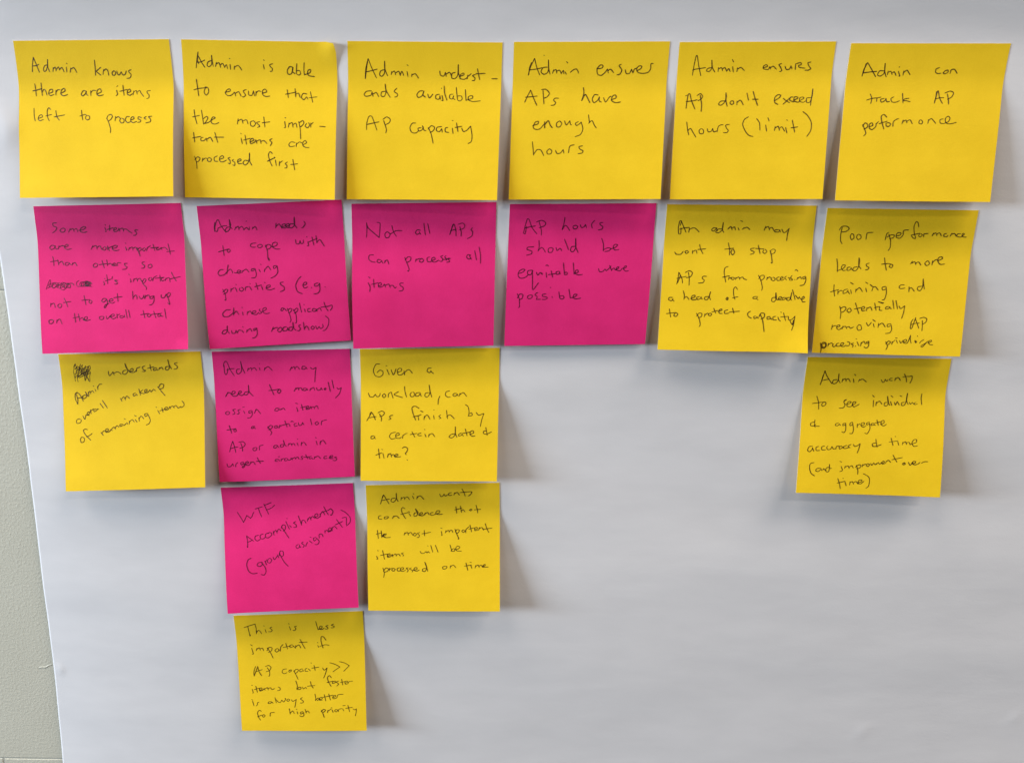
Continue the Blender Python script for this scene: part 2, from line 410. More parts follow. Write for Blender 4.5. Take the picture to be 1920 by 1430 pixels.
WRITING = """
@0
Admin|265 326 266 270 272 207/272 207 272 207 298 270 322 330/268 278 300 274 318 264/383 270 365 275 355 303 362 323 378 312 386 275 388 225/388 225 390 285 406 326/432 326 434 290/434 302 450 288 458 320/458 308 476 286 486 312/486 308 504 290 522 326/540 285 545 328/541 255 546 260/572 330 576 294/576 306 598 291 612 306 627 333
knows|768 230 775 300 778 355/820 288 782 322 782 322 822 354/838 348 842 306/841 320 862 302 878 320 885 354/926 316 912 332 917 352 934 352 941 330 926 316/950 318 957 344 972 350 985 325/985 325 1000 350 1018 346 1026 318/1068 308 1047 316 1050 330 1066 348 1058 374 1032 379
there|284 422 292 470 297 522/268 480 300 474 342 462/335 415 340 470 346 518/343 494 358 468 372 480 384 516/396 502 428 490 428 468 406 472 397 502 412 519 442 508/456 516 456 474/456 492 470 472 490 472/498 500 530 480 522 460 502 474 497 505 518 520 552 510
are|702 484 680 478 662 505 672 521 692 508 704 482/703 484 702 505 716 518/740 518 738 478/739 496 756 476 780 478/788 506 824 488 815 464 794 474 788 506 808 520 842 512
items|948 474 956 508 944 520/950 445 958 438/1000 433 1003 470 1010 516/974 484 1036 468/1034 496 1062 486 1055 466 1038 478 1036 506 1058 516 1078 502/1082 514 1088 480/1088 492 1108 478 1116 508/1116 492 1136 478 1148 500 1168 526/1224 478 1196 484 1200 500 1212 515 1210 538 1193 544
left|278 620 280 680 288 725/314 704 346 692 340 674 320 684 312 710 328 722 356 712/412 632 398 617 386 640 388 690 402 724/372 684 422 672/455 640 464 690 484 718/440 692 528 675
to|664 636 668 680 674 716/650 685 690 672 702 676/704 678 696 702 712 716 730 706 726 684 708 680
process|868 700 884 735 900 790 898 820/868 706 880 680 905 672 914 690 900 714 884 724/936 724 941 686/940 702 962 690 978 704/986 700 974 720 986 740 1006 736 1008 712 992 702/1054 690 1030 690 1020 718 1038 738 1062 730/1062 718 1090 706 1084 690 1066 700 1064 726 1084 738 1112 728/1150 698 1128 690 1122 706 1144 718 1140 732 1118 736/1190 688 1172 700 1188 712/1236 686 1208 690 1224 710 1222 730 1186 740
@1
Admin|165 295 170 230 180 162/180 165 176 230 186 262/178 190 210 250 236 290/172 248 200 246 236 230/288 235 262 245 254 272 270 284 290 262 290 190/290 190 296 240 304 282/322 284 330 248/330 262 350 252 364 290/362 270 380 258 398 292/396 290 410 268 420 300/440 264 444 306/434 216 440 220/474 306 476 278/476 288 502 274 520 288 536 313
is|710 265 718 304/712 228 718 234/788 260 762 268 768 284 784 300 780 320 764 322
able|952 290 925 284 905 315 914 346 940 338 952 290 946 320 968 342/982 258 978 342/978 318 1004 316 1014 340 1000 352 982 344/1042 250 1040 310 1044 352/1044 350 1090 332 1094 308 1076 312 1068 338 1084 358 1126 364
to|166 385 176 450 186 522/146 472 190 460 248 455/240 456 230 490 248 515 266 490 260 456 236 448
ensure|400 492 440 482 440 466 418 470 402 496 420 518 450 516 478 490/478 490 486 522/484 500 510 488 530 524/572 470 548 480 556 498 566 516 550 530 538 526/590 480 592 512 618 516 630 480/630 480 640 522/650 520 652 484/652 496 672 480 690 486/700 500 738 488 724 466 704 480 706 510 730 526 764 522
that|904 470 914 536/890 508 980 490/968 462 974 530/974 508 996 500 1010 534/1064 506 1034 502 1020 532 1040 552 1062 530 1072 548/1092 486 1102 530 1112 574/1084 538 1148 530
the|148 632 156 690 172 748/134 692 192 680/208 636 218 700 226 752/224 706 250 688 260 702 240 738 228 746 262 738 300 712 320 700 302 692 286 716 292 742 320 750 350 738
most|506 706 500 750/504 726 534 712 546 744/546 724 574 716 586 748/626 724 606 734 610 762 632 768 648 744 630 722/682 730 656 738 668 752 682 768 662 778/714 690 724 776/700 740 764 732
impor-|884 728 890 776 880 778/886 696 892 700/914 776 920 740/920 752 944 738 952 776/952 756 974 742 984 778/998 728 1010 790 1014 870/1002 740 1030 722 1040 742 1020 768 1006 770/1064 742 1050 766 1070 780 1086 760 1078 738/1096 778 1096 740/1096 754 1116 736/1168 768 1214 772
tant|144 816 154 895/136 862 204 850/222 858 204 862 206 884 228 884 246 866/246 862 254 890/254 872 280 858 300 892/316 816 340 898/312 856 390 856
items|530 862 540 910/526 824 532 828/562 838 574 914/550 880 606 864/604 894 634 880 622 866 604 880 608 908 640 896 650 876/650 876 658 906/656 888 684 878 692 908/692 890 716 884 740 908/782 868 762 880 780 900 766 926
are|968 900 936 896 918 916 930 934 966 928/978 934 980 902/980 914 1004 896 1026 904/1034 918 1062 902 1050 884 1032 900 1034 926 1056 940 1082 940
processed|152 1010 168 1060 172 1112/154 1040 176 1016 196 1026 190 1046 172 1058/214 1054 220 1024/220 1040 240 1026 254 1030/264 1022 256 1046 280 1054 290 1034 270 1020/338 1008 312 1022 316 1050 342 1052/352 1036 388 1024 378 1006 356 1022 360 1052 384 1056 412 1042/442 1020 424 1028 440 1046 440 1072 424 1066/470 1036 458 1046 478 1060 478 1086 462 1080/500 1056 530 1044 522 1032 502 1044 508 1070 538 1070/586 1048 560 1044 546 1066 562 1082 586 1064 598 1020 598 984/598 984 600 1050 618 1084
first|784 990 766 974 752 1000 764 1050 782 1090/742 1052 806 1022/808 1040 816 1086/798 1018 804 1020/840 1088 842 1052/842 1066 866 1048/906 1058 890 1070 902 1086 900 1104 884 1106/950 1036 958 1080 966 1122/932 1078 990 1072
@2
Admin|195 382 200 300 218 218/196 380 206 290 214 240/218 218 246 290 286 376/196 326 240 318 292 304/348 308 320 320 312 350 330 362 352 330 352 238/352 238 354 300 376 358/406 350 410 322/410 334 432 320 442 352/442 336 466 322 480 356/478 354 492 322 508 356/534 322 542 364/534 268 544 276/572 366 574 342/574 352 602 342 628 378
underst-|800 318 806 352 832 360 846 330/846 330 852 364/850 346 880 330 896 362/926 330 900 340 898 376 924 380 946 350 950 266/950 266 952 330 966 384/962 364 996 350 992 336 970 348 966 380 1000 386 1024 370/1022 384 1028 350/1028 364 1056 340/1090 348 1066 356 1086 376 1080 396 1062 396/1106 300 1124 390/1092 342 1170 338/1222 382 1268 382
ands|246 480 206 484 186 508 200 524 240 516 250 488/250 488 258 526/256 508 284 494 304 528/356 484 328 490 324 520 348 526 362 490 356 424/356 424 366 480 398 534/452 458 430 484 456 506 452 526 434 530
available|664 480 634 484 614 512 626 534 656 520 672 480/670 484 664 514 684 532/702 506 716 538 744 506/798 508 770 514 768 542 792 548 804 520/800 520 806 548/818 516 826 558 814 556/836 440 840 500 858 556/812 458 816 462/908 508 884 512 880 538 900 548 914 520 908 540 924 552/934 450 944 552/944 524 974 522 982 546 964 564 944 554/1008 470 1014 560/1020 556 1066 540 1062 520 1034 528 1034 554 1070 568 1130 562
AP|206 796 208 740 224 690 246 686 262 720 290 800/206 754 250 744 306 732/344 720 366 790 362 822/338 712 370 692 398 712 390 738 362 754
capacity|606 742 576 744 558 780 572 816 606 822 628 804/650 780 624 784 630 806 652 800 664 780 658 762/664 768 670 796 690 806/706 778 730 830 746 906/706 790 730 764 756 774 750 800 722 820/816 770 780 776 772 800 796 812 816 786/816 786 820 816/866 778 846 782 846 812 874 818/902 782 908 826/900 720 908 722/936 740 948 812/924 778 980 768/978 782 992 810 1020 800 1050 766/1050 766 1062 840 1056 890 1030 908
@3
Admin|218 354 236 290 270 216/222 350 230 290 246 250/270 216 288 290 312 352/228 310 280 304 334 292/376 288 340 292 322 326 346 346 376 330 384 290 382 228/382 228 384 290 396 346/416 340 424 308/422 320 444 308 450 338/450 322 472 312 488 342/486 340 504 314 508 342/518 326 528 346/528 242 540 254/560 330 584 310 608 302 622 320 626 336/346 190 348 194
ensures|774 300 814 296 826 276 806 270 778 300 782 344 812 354 842 330 862 302/862 302 868 336/864 320 886 304 912 332/976 264 956 276 978 310 962 344 938 350/1006 308 1014 338 1040 338 1056 304/1056 304 1068 336/1070 334 1080 304 1104 294/1096 318 1132 300 1140 280 1118 278 1098 300 1110 330 1148 338 1190 330 1212 300 1214 262 1234 258
APs|190 572 214 520 238 474/238 474 262 540 288 598/194 532 240 528 292 522/338 474 342 530 346 586/326 470 362 468 390 500 370 530 344 540/466 540 436 540 424 556 440 574 430 594 402 598
have|666 452 670 500 652 560/652 560 680 510 696 530 718 576/786 514 756 512 738 548 752 576 782 556 796 528/796 528 794 560 812 572/830 534 846 570 878 530 892 524/892 552 930 538 928 514 904 522 894 556 926 576 968 570
enough|254 762 296 748 300 728 276 734 258 772 276 792 312 788 352 744/352 730 352 782/352 756 380 722 398 760 414 780/468 726 448 742 450 770 474 772 490 744 472 722/512 722 528 756 556 722/556 722 562 752 572 756/626 730 602 744 612 762 640 744 648 732/648 732 662 790 640 836 598 852/708 674 716 740/708 744 736 722 756 760 772 782
hours|252 892 258 950 262 1002/262 996 290 958 322 962 344 1006/390 950 370 970 376 992 402 990 410 966 390 950/440 962 452 988 480 984 502 956/502 956 508 986/546 982 552 940 564 924 592 918/660 926 630 934 640 954 662 966 656 984 622 990
@4
Admin|252 354 266 270 282 200 292 198 302 270 320 358/252 312 280 304 360 292/410 292 378 298 366 318 388 322 408 296 410 230/410 230 414 290 434 328/460 324 464 290/464 302 488 292 496 318/496 302 516 292 530 322/530 320 546 300 558 324/578 284 584 328/576 224 586 246/612 326 618 292/618 304 644 290 662 304 674 316
ensures|824 292 862 282 852 268 830 278 828 300 866 306 880 282/880 282 886 304/886 292 908 280 934 306/976 258 954 268 968 290 976 316 958 324/1004 280 1014 306 1040 302 1052 276/1052 276 1060 302/1086 308 1090 262/1088 262 1130 250 1134 268 1114 272 1118 288 1150 294 1166 296/1214 246 1190 252 1196 276 1212 300 1190 312 1164 312
AP|200 622 208 560 218 510 232 506 244 560 272 628/196 520 212 514/200 566 250 562 290 552/314 514 326 590 322 646/288 520 316 502 334 524 322 546 296 560
don't|522 562 482 564 464 588 484 596 514 570 526 530 524 494/524 494 524 560 534 606/566 562 556 578 568 590 586 582 582 562 566 562/612 594 614 562/614 574 636 556 650 566 664 594/694 496 706 556/744 484 760 540 780 598/738 548 786 548
exceed|920 558 956 536 968 516 944 512 920 536 920 574 946 590/988 540 1012 560 1040 576/1040 538 1012 566 986 588/1070 530 1048 532 1042 556 1074 570/1072 556 1106 540 1104 530 1080 530 1076 560 1108 572 1124 560/1122 560 1156 542 1150 532 1126 536 1122 564 1150 574 1174 560/1216 536 1180 540 1180 574 1206 570 1224 520 1230 462/1230 462 1220 530 1210 598
hours|206 732 212 790 222 838/212 806 236 786 258 820 280 856/322 786 306 802 312 826 338 826 342 800 326 786/372 786 380 812 404 808 416 784/416 784 424 812 452 804/452 812 462 770 484 756 502 756/552 752 522 758 528 782 542 800 532 818 502 818
(limit)|708 690 674 712 660 754 684 812 712 842 744 850/772 704 796 740 800 800/846 756 854 808/864 696 874 724/918 802 924 768/924 782 948 768 958 800/958 784 978 772 1000 808/1008 776 1018 822/1016 714 1024 720/1062 716 1082 816/1050 780 1108 772/1148 648 1186 680 1216 736 1212 800 1180 850
@5
Admin|286 362 300 310 332 250/294 340 320 256/332 250 366 310 396 366/292 336 340 328 406 322/466 318 430 318 412 350 434 360 466 334 474 256/474 256 470 320 482 368/492 350 498 318/498 330 520 322 530 350/530 336 548 326 562 356/580 320 592 358 584 360/592 284 588 288/618 354 626 316/626 330 650 312 664 330 676 350
can|916 292 888 302 884 330 904 340 928 336/956 324 944 334 956 342 982 330 984 312 962 316 952 328/1000 340 1010 310 1036 306 1058 338
track|352 504 364 540 356 584/322 556 364 542 412 536/404 566 408 540 440 530/466 542 436 550 444 572 470 560 480 540/480 540 486 568 510 566/544 528 520 544 530 570 560 572 590 560/614 500 618 578/668 540 632 546 620 560 642 560 676 568
AP|872 580 886 530 890 486/872 576 898 486 906 486 916 540 938 582/880 546 920 536 950 536/978 504 986 550 988 588/958 498 1000 482 1028 496 1012 530 978 548
performance|290 752 310 800 316 826 298 846/290 768 310 740 330 752 326 776 300 790/340 772 372 760 366 740 346 750 344 780 366 794 396 770 400 742/398 750 420 728/486 694 464 672 442 686 446 730 462 790/424 746 490 726/480 740 482 764 502 768 518 750 502 738 486 740/536 768 540 730 566 710 584 704/610 746 620 716/618 728 642 718 650 740/650 728 676 716 694 748/752 720 748 742 768 750 778 730 762 716 750 722/820 746 826 712/826 722 850 706 884 744/946 708 920 714 922 742 952 746/952 744 986 730 1000 702 984 686 962 706 968 740 1000 748 1052 736
@6
Some|270 228 236 232 240 256 270 270 262 296 234 318/312 280 300 296 314 312 338 308 346 288 332 276 312 280/376 312 392 278/392 292 416 280 426 308/424 292 446 280 460 312/464 296 504 290 530 270 512 262 484 280 484 306 510 314 542 308
items|700 270 712 304 704 308/702 244 708 250/742 248 744 300/720 288 776 272/776 296 806 282 796 270 780 284 784 306 814 300 826 276/826 276 834 304/832 286 858 276 868 304/868 286 890 284 920 306 942 320/996 294 974 290 970 304 986 318 974 338 954 340
are|256 436 228 428 208 448 220 466 246 458 258 432/256 436 262 460 282 462/284 462 292 432/290 444 320 432 340 438/338 448 372 434 364 420 344 432 344 456 370 466 402 458
more|578 466 594 430/592 444 622 432 632 464/630 448 656 434 672 466/688 446 680 466 700 472 712 454 694 440/726 470 724 434 740 478/736 452 770 436/764 458 800 450 812 434 790 430 768 446 774 470 800 476 828 470
important|884 444 896 470 890 472/882 408 888 412/912 474 920 446/920 458 944 444 952 474/952 456 976 446 990 476/988 450 1004 490 1016 526/990 466 1014 450 1026 466 1006 484/1048 452 1036 468 1050 480 1064 464 1054 450/1074 480 1080 452 1108 432/1130 418 1146 476/1110 452 1180 446/1182 446 1164 454 1166 470 1190 462 1204 448/1204 448 1210 468/1208 454 1236 448 1262 472/1264 414 1276 460 1286 510/1252 486 1322 480
than|234 528 242 560 246 612/214 576 286 564/278 556 290 606/290 588 318 572 332 604/378 582 352 584 346 604 370 606 386 586/384 588 400 604/408 606 414 584/414 594 434 584 452 612
others|618 588 598 602 602 624 628 620 636 598 618 588/674 562 688 606 696 632/648 602 720 592/716 558 724 600 722 610/722 602 750 590 764 608/764 606 794 596 788 586 770 596 776 612 806 606/806 610 816 584 846 588/806 590 816 612/902 590 876 592 884 612 900 624 886 640 856 644
so|1054 576 1034 582 1036 596 1056 610 1050 630 1026 634/1090 604 1086 622 1104 632 1122 618 1114 598 1090 604
scribbled out words|176 822 190 780 206 742 216 742 206 800 184 812/220 782 224 797 205 800 197 782 220 770 247 764 265 782 255 805 241 809 227 783 255 762 282 765 290 783 285 798 274 802 273 783 287 764 310 771 335 784 325 798 303 809 309 784 317 761 350 766 369 784 356 805 338 809 336 785 357 769 383 767 392 785 394 807 377 804 370 785 387 767 415 773 423 786/275 794 255 804 236 811 230 792 252 775 287 780 304 791 301 812 275 806 275 790 298 779 325 776 343 789 339 804 323 797 317 787 333 765 368 775 394 786 382 806 357 804 357 785 368 773 408 766 425 784/300 812 330 828 364 800/470 742 448 760 452 792 480 796/495 772 492 790 475 783 477 772 485 758 510 755 525 772 514 784 495 794 489 772 501 760 528 753 536 772 536 788 514 794 506 772 524 750 546 749 566 772 550 785 532 788 527 772 543 756 565 753 581 772/547 774 538 786 529 791 521 774 530 755 544 754 557 774 549 791 538 790 528 774 538 756 558 760 560 774 561 788 549 785 540 774 548 757 565 756 573 774 572 789 557 791 549 774 564 760 577 760 586 774/480 796 530 794 586 796
it's|688 750 698 778 690 782/696 724 700 728/716 690 724 740 726 772/704 746 756 730/768 704 764 730/816 742 788 740 800 752 814 764 806 774 786 774
important|928 726 934 754 928 756/912 686 920 690/954 752 962 726/962 736 984 724 992 750/992 736 1014 724 1028 750/1030 744 1048 780 1072 806 1070 824/1034 758 1052 728 1068 736 1056 760 1036 770/1104 716 1090 732 1104 746 1122 732 1112 714/1128 748 1136 720 1166 700/1192 694 1196 750/1148 724 1230 714/1228 716 1206 724 1212 746 1240 736/1240 744 1248 718/1246 730 1274 718 1284 756/1294 668 1310 700 1338 748/1278 730 1376 708
not|216 978 218 944/218 958 246 946 258 984/296 950 280 966 290 984 312 980 314 956 296 950/336 900 356 940 370 980/330 940 400 930
to|514 876 524 920 532 960/492 920 566 912/566 918 558 936 576 948 586 930 570 918
get|716 908 690 902 672 924 690 936 716 912/716 908 724 946 704 984 694 982 704 962 738 946/736 930 772 920 764 904 744 912 740 932 766 946 790 934/812 858 818 930/780 896 856 886
hung|948 838 952 910/952 896 974 872 986 886 988 910/1006 880 1020 906 1040 898 1048 872/1048 872 1056 906/1060 904 1064 872/1064 886 1090 872 1102 892/1140 880 1110 886 1104 902 1124 904 1140 880 1138 930 1120 956 1096 962
up|1204 868 1206 894 1232 894 1248 862/1248 862 1266 900 1280 956 1262 940/1250 876 1270 852 1286 860 1276 884 1254 892
on|224 1092 202 1100 206 1126 232 1124 242 1102 224 1090/270 1122 274 1092/274 1104 298 1086 318 1130
the|428 1034 440 1116/416 1078 476 1066/464 1040 478 1108/476 1088 500 1074 514 1100/502 1092 540 1090 542 1068 522 1070 518 1096 540 1102 572 1092
overall|672 1062 652 1070 660 1090 684 1088 692 1068 674 1062/712 1058 722 1086 752 1052/744 1070 782 1058 782 1044 762 1046 754 1070 776 1086 806 1068/812 1078 808 1040/808 1052 836 1042/862 1056 836 1060 840 1076 866 1070 876 1050/872 1060 880 1072/886 1000 900 1080/912 1006 926 1074
total|1042 1008 1058 1076/1020 1048 1094 1036/1090 1044 1078 1056 1096 1068 1112 1052 1094 1040/1136 1016 1156 1076/1112 1046 1186 1036/1208 1034 1176 1044 1178 1064 1204 1056/1192 1042 1206 1060 1220 1062/1234 994 1248 1082
@7
Admin|204 330 210 270 224 230 238 228 256 270 304 338/204 330 200 290 206 246/206 322 226 330 234 300/232 300 280 280 312 278/346 290 316 292 298 316 312 332 336 312 346 270 334 222/334 222 340 280 360 306/382 316 392 288/390 300 414 284 422 316/422 300 446 284 466 314/462 316 488 294 508 316/512 288 514 316/482 240 490 236/540 310 544 290/544 302 566 286 582 316
needs|752 254 748 298/750 288 776 262 790 276 802 300/800 288 832 280 832 262 808 268 806 296 838 298/836 284 868 276 866 260 842 268 842 290 872 296/914 264 880 262 868 290 892 296 916 270 914 200/914 200 914 260 938 298/1000 238 1012 260 994 290 978 298
to|276 454 288 544/236 512 310 490 330 484/328 488 314 502 328 516 344 500 330 484
cope|574 432 536 436 522 456 540 470 570 468/604 444 586 458 600 474 626 466 626 448 604 444/656 450 674 500 680 570 692 588 686 564/656 466 680 444 706 456 700 476 674 490/710 466 750 458 764 436 746 424 722 436 722 470 756 486 788 484
with|926 400 932 436 958 438 966 410/966 410 974 436 994 432 996 404/1036 420 1042 456 1030 456/1024 376 1030 378/1072 376 1090 452/1040 424 1120 390/1108 364 1118 432/1114 426 1142 402 1164 430 1184 460
changing|282 668 252 672 234 700 250 722 290 714 310 690/324 626 312 706/310 696 340 666 358 680 364 700/378 694 392 700 424 690 440 682 420 674 404 688 416 704 446 694/450 698 454 676/454 686 484 666 510 692/560 660 532 666 534 682 562 672/564 660 576 710 566 740 532 744/598 666 612 690/610 622 620 624/648 690 650 664/650 674 680 640 704 672/756 632 728 640 734 660 762 640/760 634 768 690 744 726 704 746
priorities|274 844 296 880 304 940 292 938/276 872 302 846 320 850 310 874 280 890/348 868 350 836/350 850 378 830/388 830 404 866/392 800 398 804/430 832 424 852 448 862 462 842 442 826/478 856 480 828 510 820/516 820 534 852/518 792 522 796/572 786 590 848/560 822 622 806/622 816 634 850/646 782 656 788/660 836 700 820 692 806 668 816 668 842 700 850 740 836/816 780 790 786 794 802 822 822 824 850 790 866
(e.g.|976 730 950 756 928 810 944 864 986 884/990 810 1022 800 1024 782 1002 786 992 812 1008 834 1036 822/1066 828 1070 832/1128 788 1098 796 1098 816 1126 812 1140 790/1140 790 1144 850 1126 878 1090 886/1188 822 1194 826
Chinese|344 1028 306 1030 276 1060 286 1088 330 1086 374 1050/374 1010 372 1076/374 1066 396 1040 420 1070/452 1046 458 1076/446 1006 452 1008/494 1074 496 1042/496 1056 520 1040 540 1066/532 1064 572 1050 566 1036 544 1044 546 1066 578 1070 596 1050/610 1020 602 1034 624 1050 610 1062 596 1058/632 1044 664 1024 660 1008 636 1018 634 1046 660 1062 696 1056
applicants|826 1016 806 1012 794 1030 808 1036 826 1018 846 1038/852 1014 874 1070 886 1120 876 1140/854 1036 876 1016 894 1024 880 1048 862 1056/906 1024 930 1070 934 1140 924 1144/908 1040 934 1014 948 1024 936 1046 914 1060/960 966 980 1050/1006 1020 1014 1048/998 980 1006 982/1058 1016 1036 1020 1038 1044 1068 1042/1106 1020 1082 1018 1078 1038 1102 1040 1112 1024/1112 1020 1118 1042/1116 1030 1140 1012 1158 1036/1180 960 1198 1010 1218 1038/1150 1006 1210 996/1206 1000 1250 986 1252 1010 1236 1032
during|320 1206 286 1212 270 1236 292 1244 314 1220 316 1170/316 1170 316 1210 336 1240/354 1212 360 1236 386 1236 394 1210/394 1210 404 1236/406 1234 418 1210 440 1212/446 1210 462 1232/452 1178 458 1182/490 1232 492 1204/492 1218 520 1196 536 1222/580 1190 552 1198 556 1214 578 1196/580 1190 584 1244 568 1272 540 1280
roadshow)|712 1222 728 1180/724 1200 752 1186 768 1188/780 1190 764 1210 784 1226 806 1206 796 1184 780 1190/844 1178 816 1188 818 1216 848 1210 856 1188/852 1186 862 1212/898 1182 870 1186 868 1208 892 1212 904 1180 902 1138/902 1138 910 1190 932 1212/970 1160 954 1172 970 1194 958 1214 942 1212/996 1138 1006 1206/1004 1196 1024 1172 1040 1190 1046 1208/1078 1172 1064 1188 1080 1202 1096 1186 1078 1172/1106 1170 1118 1200 1136 1176/1136 1176 1152 1196 1172 1180 1168 1156/1192 1082 1222 1110 1220 1160 1194 1206 1170 1214
@8
Not|178 358 182 290 178 228/178 228 190 270 240 316 292 360/292 358 298 280 298 232 270 224/362 306 342 328 350 360 376 358 388 328 362 306/404 252 420 310 446 350/388 330 440 300 494 298
all|660 296 634 290 616 312 628 332 654 322/646 306 662 330/690 232 704 338/724 234 744 324
APs|922 334 938 280 950 240/922 332 956 240 974 290 978 346/926 300 980 284/1010 262 1024 310 1022 348/996 242 1036 230 1056 250 1044 278 1006 290/1124 272 1112 290 1126 310 1118 346 1078 370
can|242 514 204 518 198 550 222 574 256 580/306 558 280 556 272 576 296 584 314 564/310 566 326 590/340 586 344 562/344 572 364 560 378 598
process|520 536 540 590 558 640 552 660 542 654/522 560 548 532 574 538 568 566 534 584/616 574 622 548/622 560 648 546 662 552/658 552 650 572 672 580 688 564 672 546 658 552/744 532 720 542 724 574 756 576/754 566 790 554 784 536 762 544 762 570 790 578 824 560/862 518 840 530 858 548 850 572 828 568/888 520 876 534 896 552 888 562/928 546 906 544 914 560 920 574 892 580/860 556 920 548
all|1110 518 1084 512 1072 534 1092 552 1112 540/1098 520 1108 546 1118 554/1144 474 1160 560/1184 444 1196 520 1196 590
items|192 762 210 800 206 842/196 710 210 722/240 730 246 806/222 778 284 764/282 794 312 780 302 762 284 776 288 802 320 796 338 774/338 774 348 804/346 786 376 776 390 806/390 790 412 786 432 810 444 800/508 766 478 768 480 788 504 804 502 830 468 838
@9
AP|222 320 236 260 256 192/222 320 236 326 250 260/256 192 272 200 298 270 342 328/230 276 280 264 330 256/362 218 382 300 380 340/336 222 384 206 420 228 406 256 360 272
hours|592 178 584 230 566 290/568 290 592 252 614 264 634 298/688 250 666 258 668 280 692 282 706 262 686 248/728 244 740 270 762 264 776 242/776 242 784 272/836 276 830 240 858 206/932 226 906 228 908 246 930 262 922 284 888 292
should|314 442 262 446 254 466 294 480 292 504 248 518/360 384 362 440 352 482/354 474 384 448 404 466 418 492/466 448 444 460 446 490 474 490 486 460 466 448/512 448 522 476 546 456 556 462 562 478/588 374 606 420 624 468/686 438 652 442 642 476 664 486 688 446 688 366/688 366 688 440 710 494
be|920 366 936 420 934 480/936 468 972 452 1000 456 984 478 946 484/996 462 1040 448 1062 426 1040 420 1024 440 1036 470 1074 466
equitable|172 682 214 668 234 646 210 642 180 664 174 700 196 722 234 716 266 690/300 650 262 656 260 686 286 690 306 652/300 650 302 740 302 820 316 816 356 762/336 668 350 694 370 672 384 686/384 672 392 690/424 670 428 716/420 610 434 604 446 616/468 654 482 714/442 690 510 680/538 660 514 666 516 686 538 684 546 662/542 670 552 684/578 584 588 690/588 672 608 668 612 686 592 692/666 584 674 686/672 682 708 668 706 648 686 656 686 682 716 692 748 688
where|892 636 902 664 930 662 950 640/950 640 962 658/962 656 996 626 1004 612/990 608 1010 656/1006 650 1030 632 1044 650/1038 648 1066 636 1074 622 1058 624 1052 648 1084 656 1104 634/1104 634 1130 632 1142 614 1126 616 1116 640 1134 660 1160 656
possible|166 860 184 910 186 976 174 984/166 900 188 864 216 870 210 900 184 916/276 872 256 886 268 906 296 896 298 874 276 872/344 852 324 868 344 888 336 912/336 852 352 850/340 912 376 910/424 862 390 868 394 884 432 892 426 908 386 912/476 884 480 896/458 804 466 806/538 844 546 902/546 884 572 878 584 894 570 908 546 902/628 820 640 900/642 898 680 888 700 868 676 866 664 892 684 906 734 900
@10
An|250 304 246 250 260 190 272 190 290 230 316 290/250 304 268 300 270 246/256 262 300 250 346 246/276 186 262 230/340 290 346 250/346 264 376 250 400 254 432 286
admin|592 250 560 250 544 268 562 278 590 252/588 256 596 276/636 258 600 262 580 286 606 292 638 266 648 200/648 200 640 260 652 290/688 262 700 244/692 258 716 238 726 266/724 254 748 242 756 268/780 248 790 270/802 184 822 194/816 264 836 246/836 254 860 244 886 266
may|1012 272 1028 234/1024 250 1050 238 1060 268/1060 254 1084 246 1100 276/1144 266 1112 268 1108 284 1140 286 1154 266/1150 268 1160 288/1170 260 1186 290 1206 286 1236 254/1236 254 1222 300 1214 362
want|214 464 228 484 268 484 290 458/290 458 280 470/324 450 306 462 318 478 336 466 324 450/372 480 374 450/374 462 404 448 412 478/436 396 446 440 466 480/420 442 492 436
to|692 382 704 440 702 492/660 440 740 430/728 440 716 466 730 490 748 468 736 436
stop|926 430 894 434 896 450 922 462 916 478 886 486/960 402 976 480/934 432 1010 438/1012 446 1000 464 1018 478 1036 460 1022 440/1066 450 1078 500 1084 562 1074 556/1066 458 1090 440 1112 448 1104 474 1078 484
APs|232 752 244 700 250 644/240 740 262 680 256 650/250 644 278 700 284 742/232 700 280 690 320 682/336 644 344 700 342 762/308 648 344 632 372 650 356 684 316 694/500 682 468 682 460 700 478 716 466 738 424 742
from|692 594 664 606 656 650 670 734/640 690 706 676/700 684 694 712/700 700 722 690/728 690 716 702 736 712 748 696 728 690/756 712 762 690/762 700 786 688 796 710/796 698 820 688 832 704 858 712
processing|962 672 984 720 996 780 990 808/964 704 984 676 1012 674 1010 700 980 722/1036 714 1042 688/1042 700 1060 688 1074 696/1086 692 1074 708 1096 722 1112 706 1094 688/1148 686 1126 696 1130 718 1158 716/1158 706 1184 692 1170 684 1156 700 1168 718 1192 706/1212 680 1196 694 1212 712/1226 692 1244 702 1238 716/1262 674 1250 692 1266 712 1248 718/1284 708 1288 712/1288 630 1300 622 1314 636/1304 712 1314 690/1312 700 1336 686 1346 706/1384 682 1358 688 1362 704 1384 694/1384 684 1384 720 1366 756 1332 764
ahead|196 870 166 870 160 890 186 898 200 880/190 884 208 904/290 808 300 850 296 888/298 874 320 862 336 880 342 890/356 880 392 866 394 850 372 854 360 878 376 892 416 884/436 862 410 868 418 888 442 880 450 862/446 866 460 886/520 862 486 864 480 886 506 888 524 850 534 818/534 818 524 860 534 892
of|680 872 672 884 686 894 692 876 680 868 684 884/776 800 756 776 740 800 742 850 752 888/730 874 780 864
a|956 862 922 864 912 878 936 882 954 870/944 880 958 892
deadline|1116 870 1086 874 1080 902 1102 908 1122 880 1118 826/1118 826 1116 880 1136 892/1136 884 1166 878 1166 864 1146 868 1142 890 1172 894/1200 870 1176 874 1178 892 1200 884 1210 868/1208 878 1216 894/1242 870 1218 874 1220 896 1242 888 1260 824/1260 824 1250 880 1258 896/1266 800 1290 890/1292 850 1316 880 1300 862/1316 884 1330 862/1330 872 1344 888/1346 890 1370 876 1366 860 1350 876 1354 908 1380 908
to|166 970 178 1046/138 1014 224 1004/218 1010 206 1030 224 1040 242 1020 224 1004
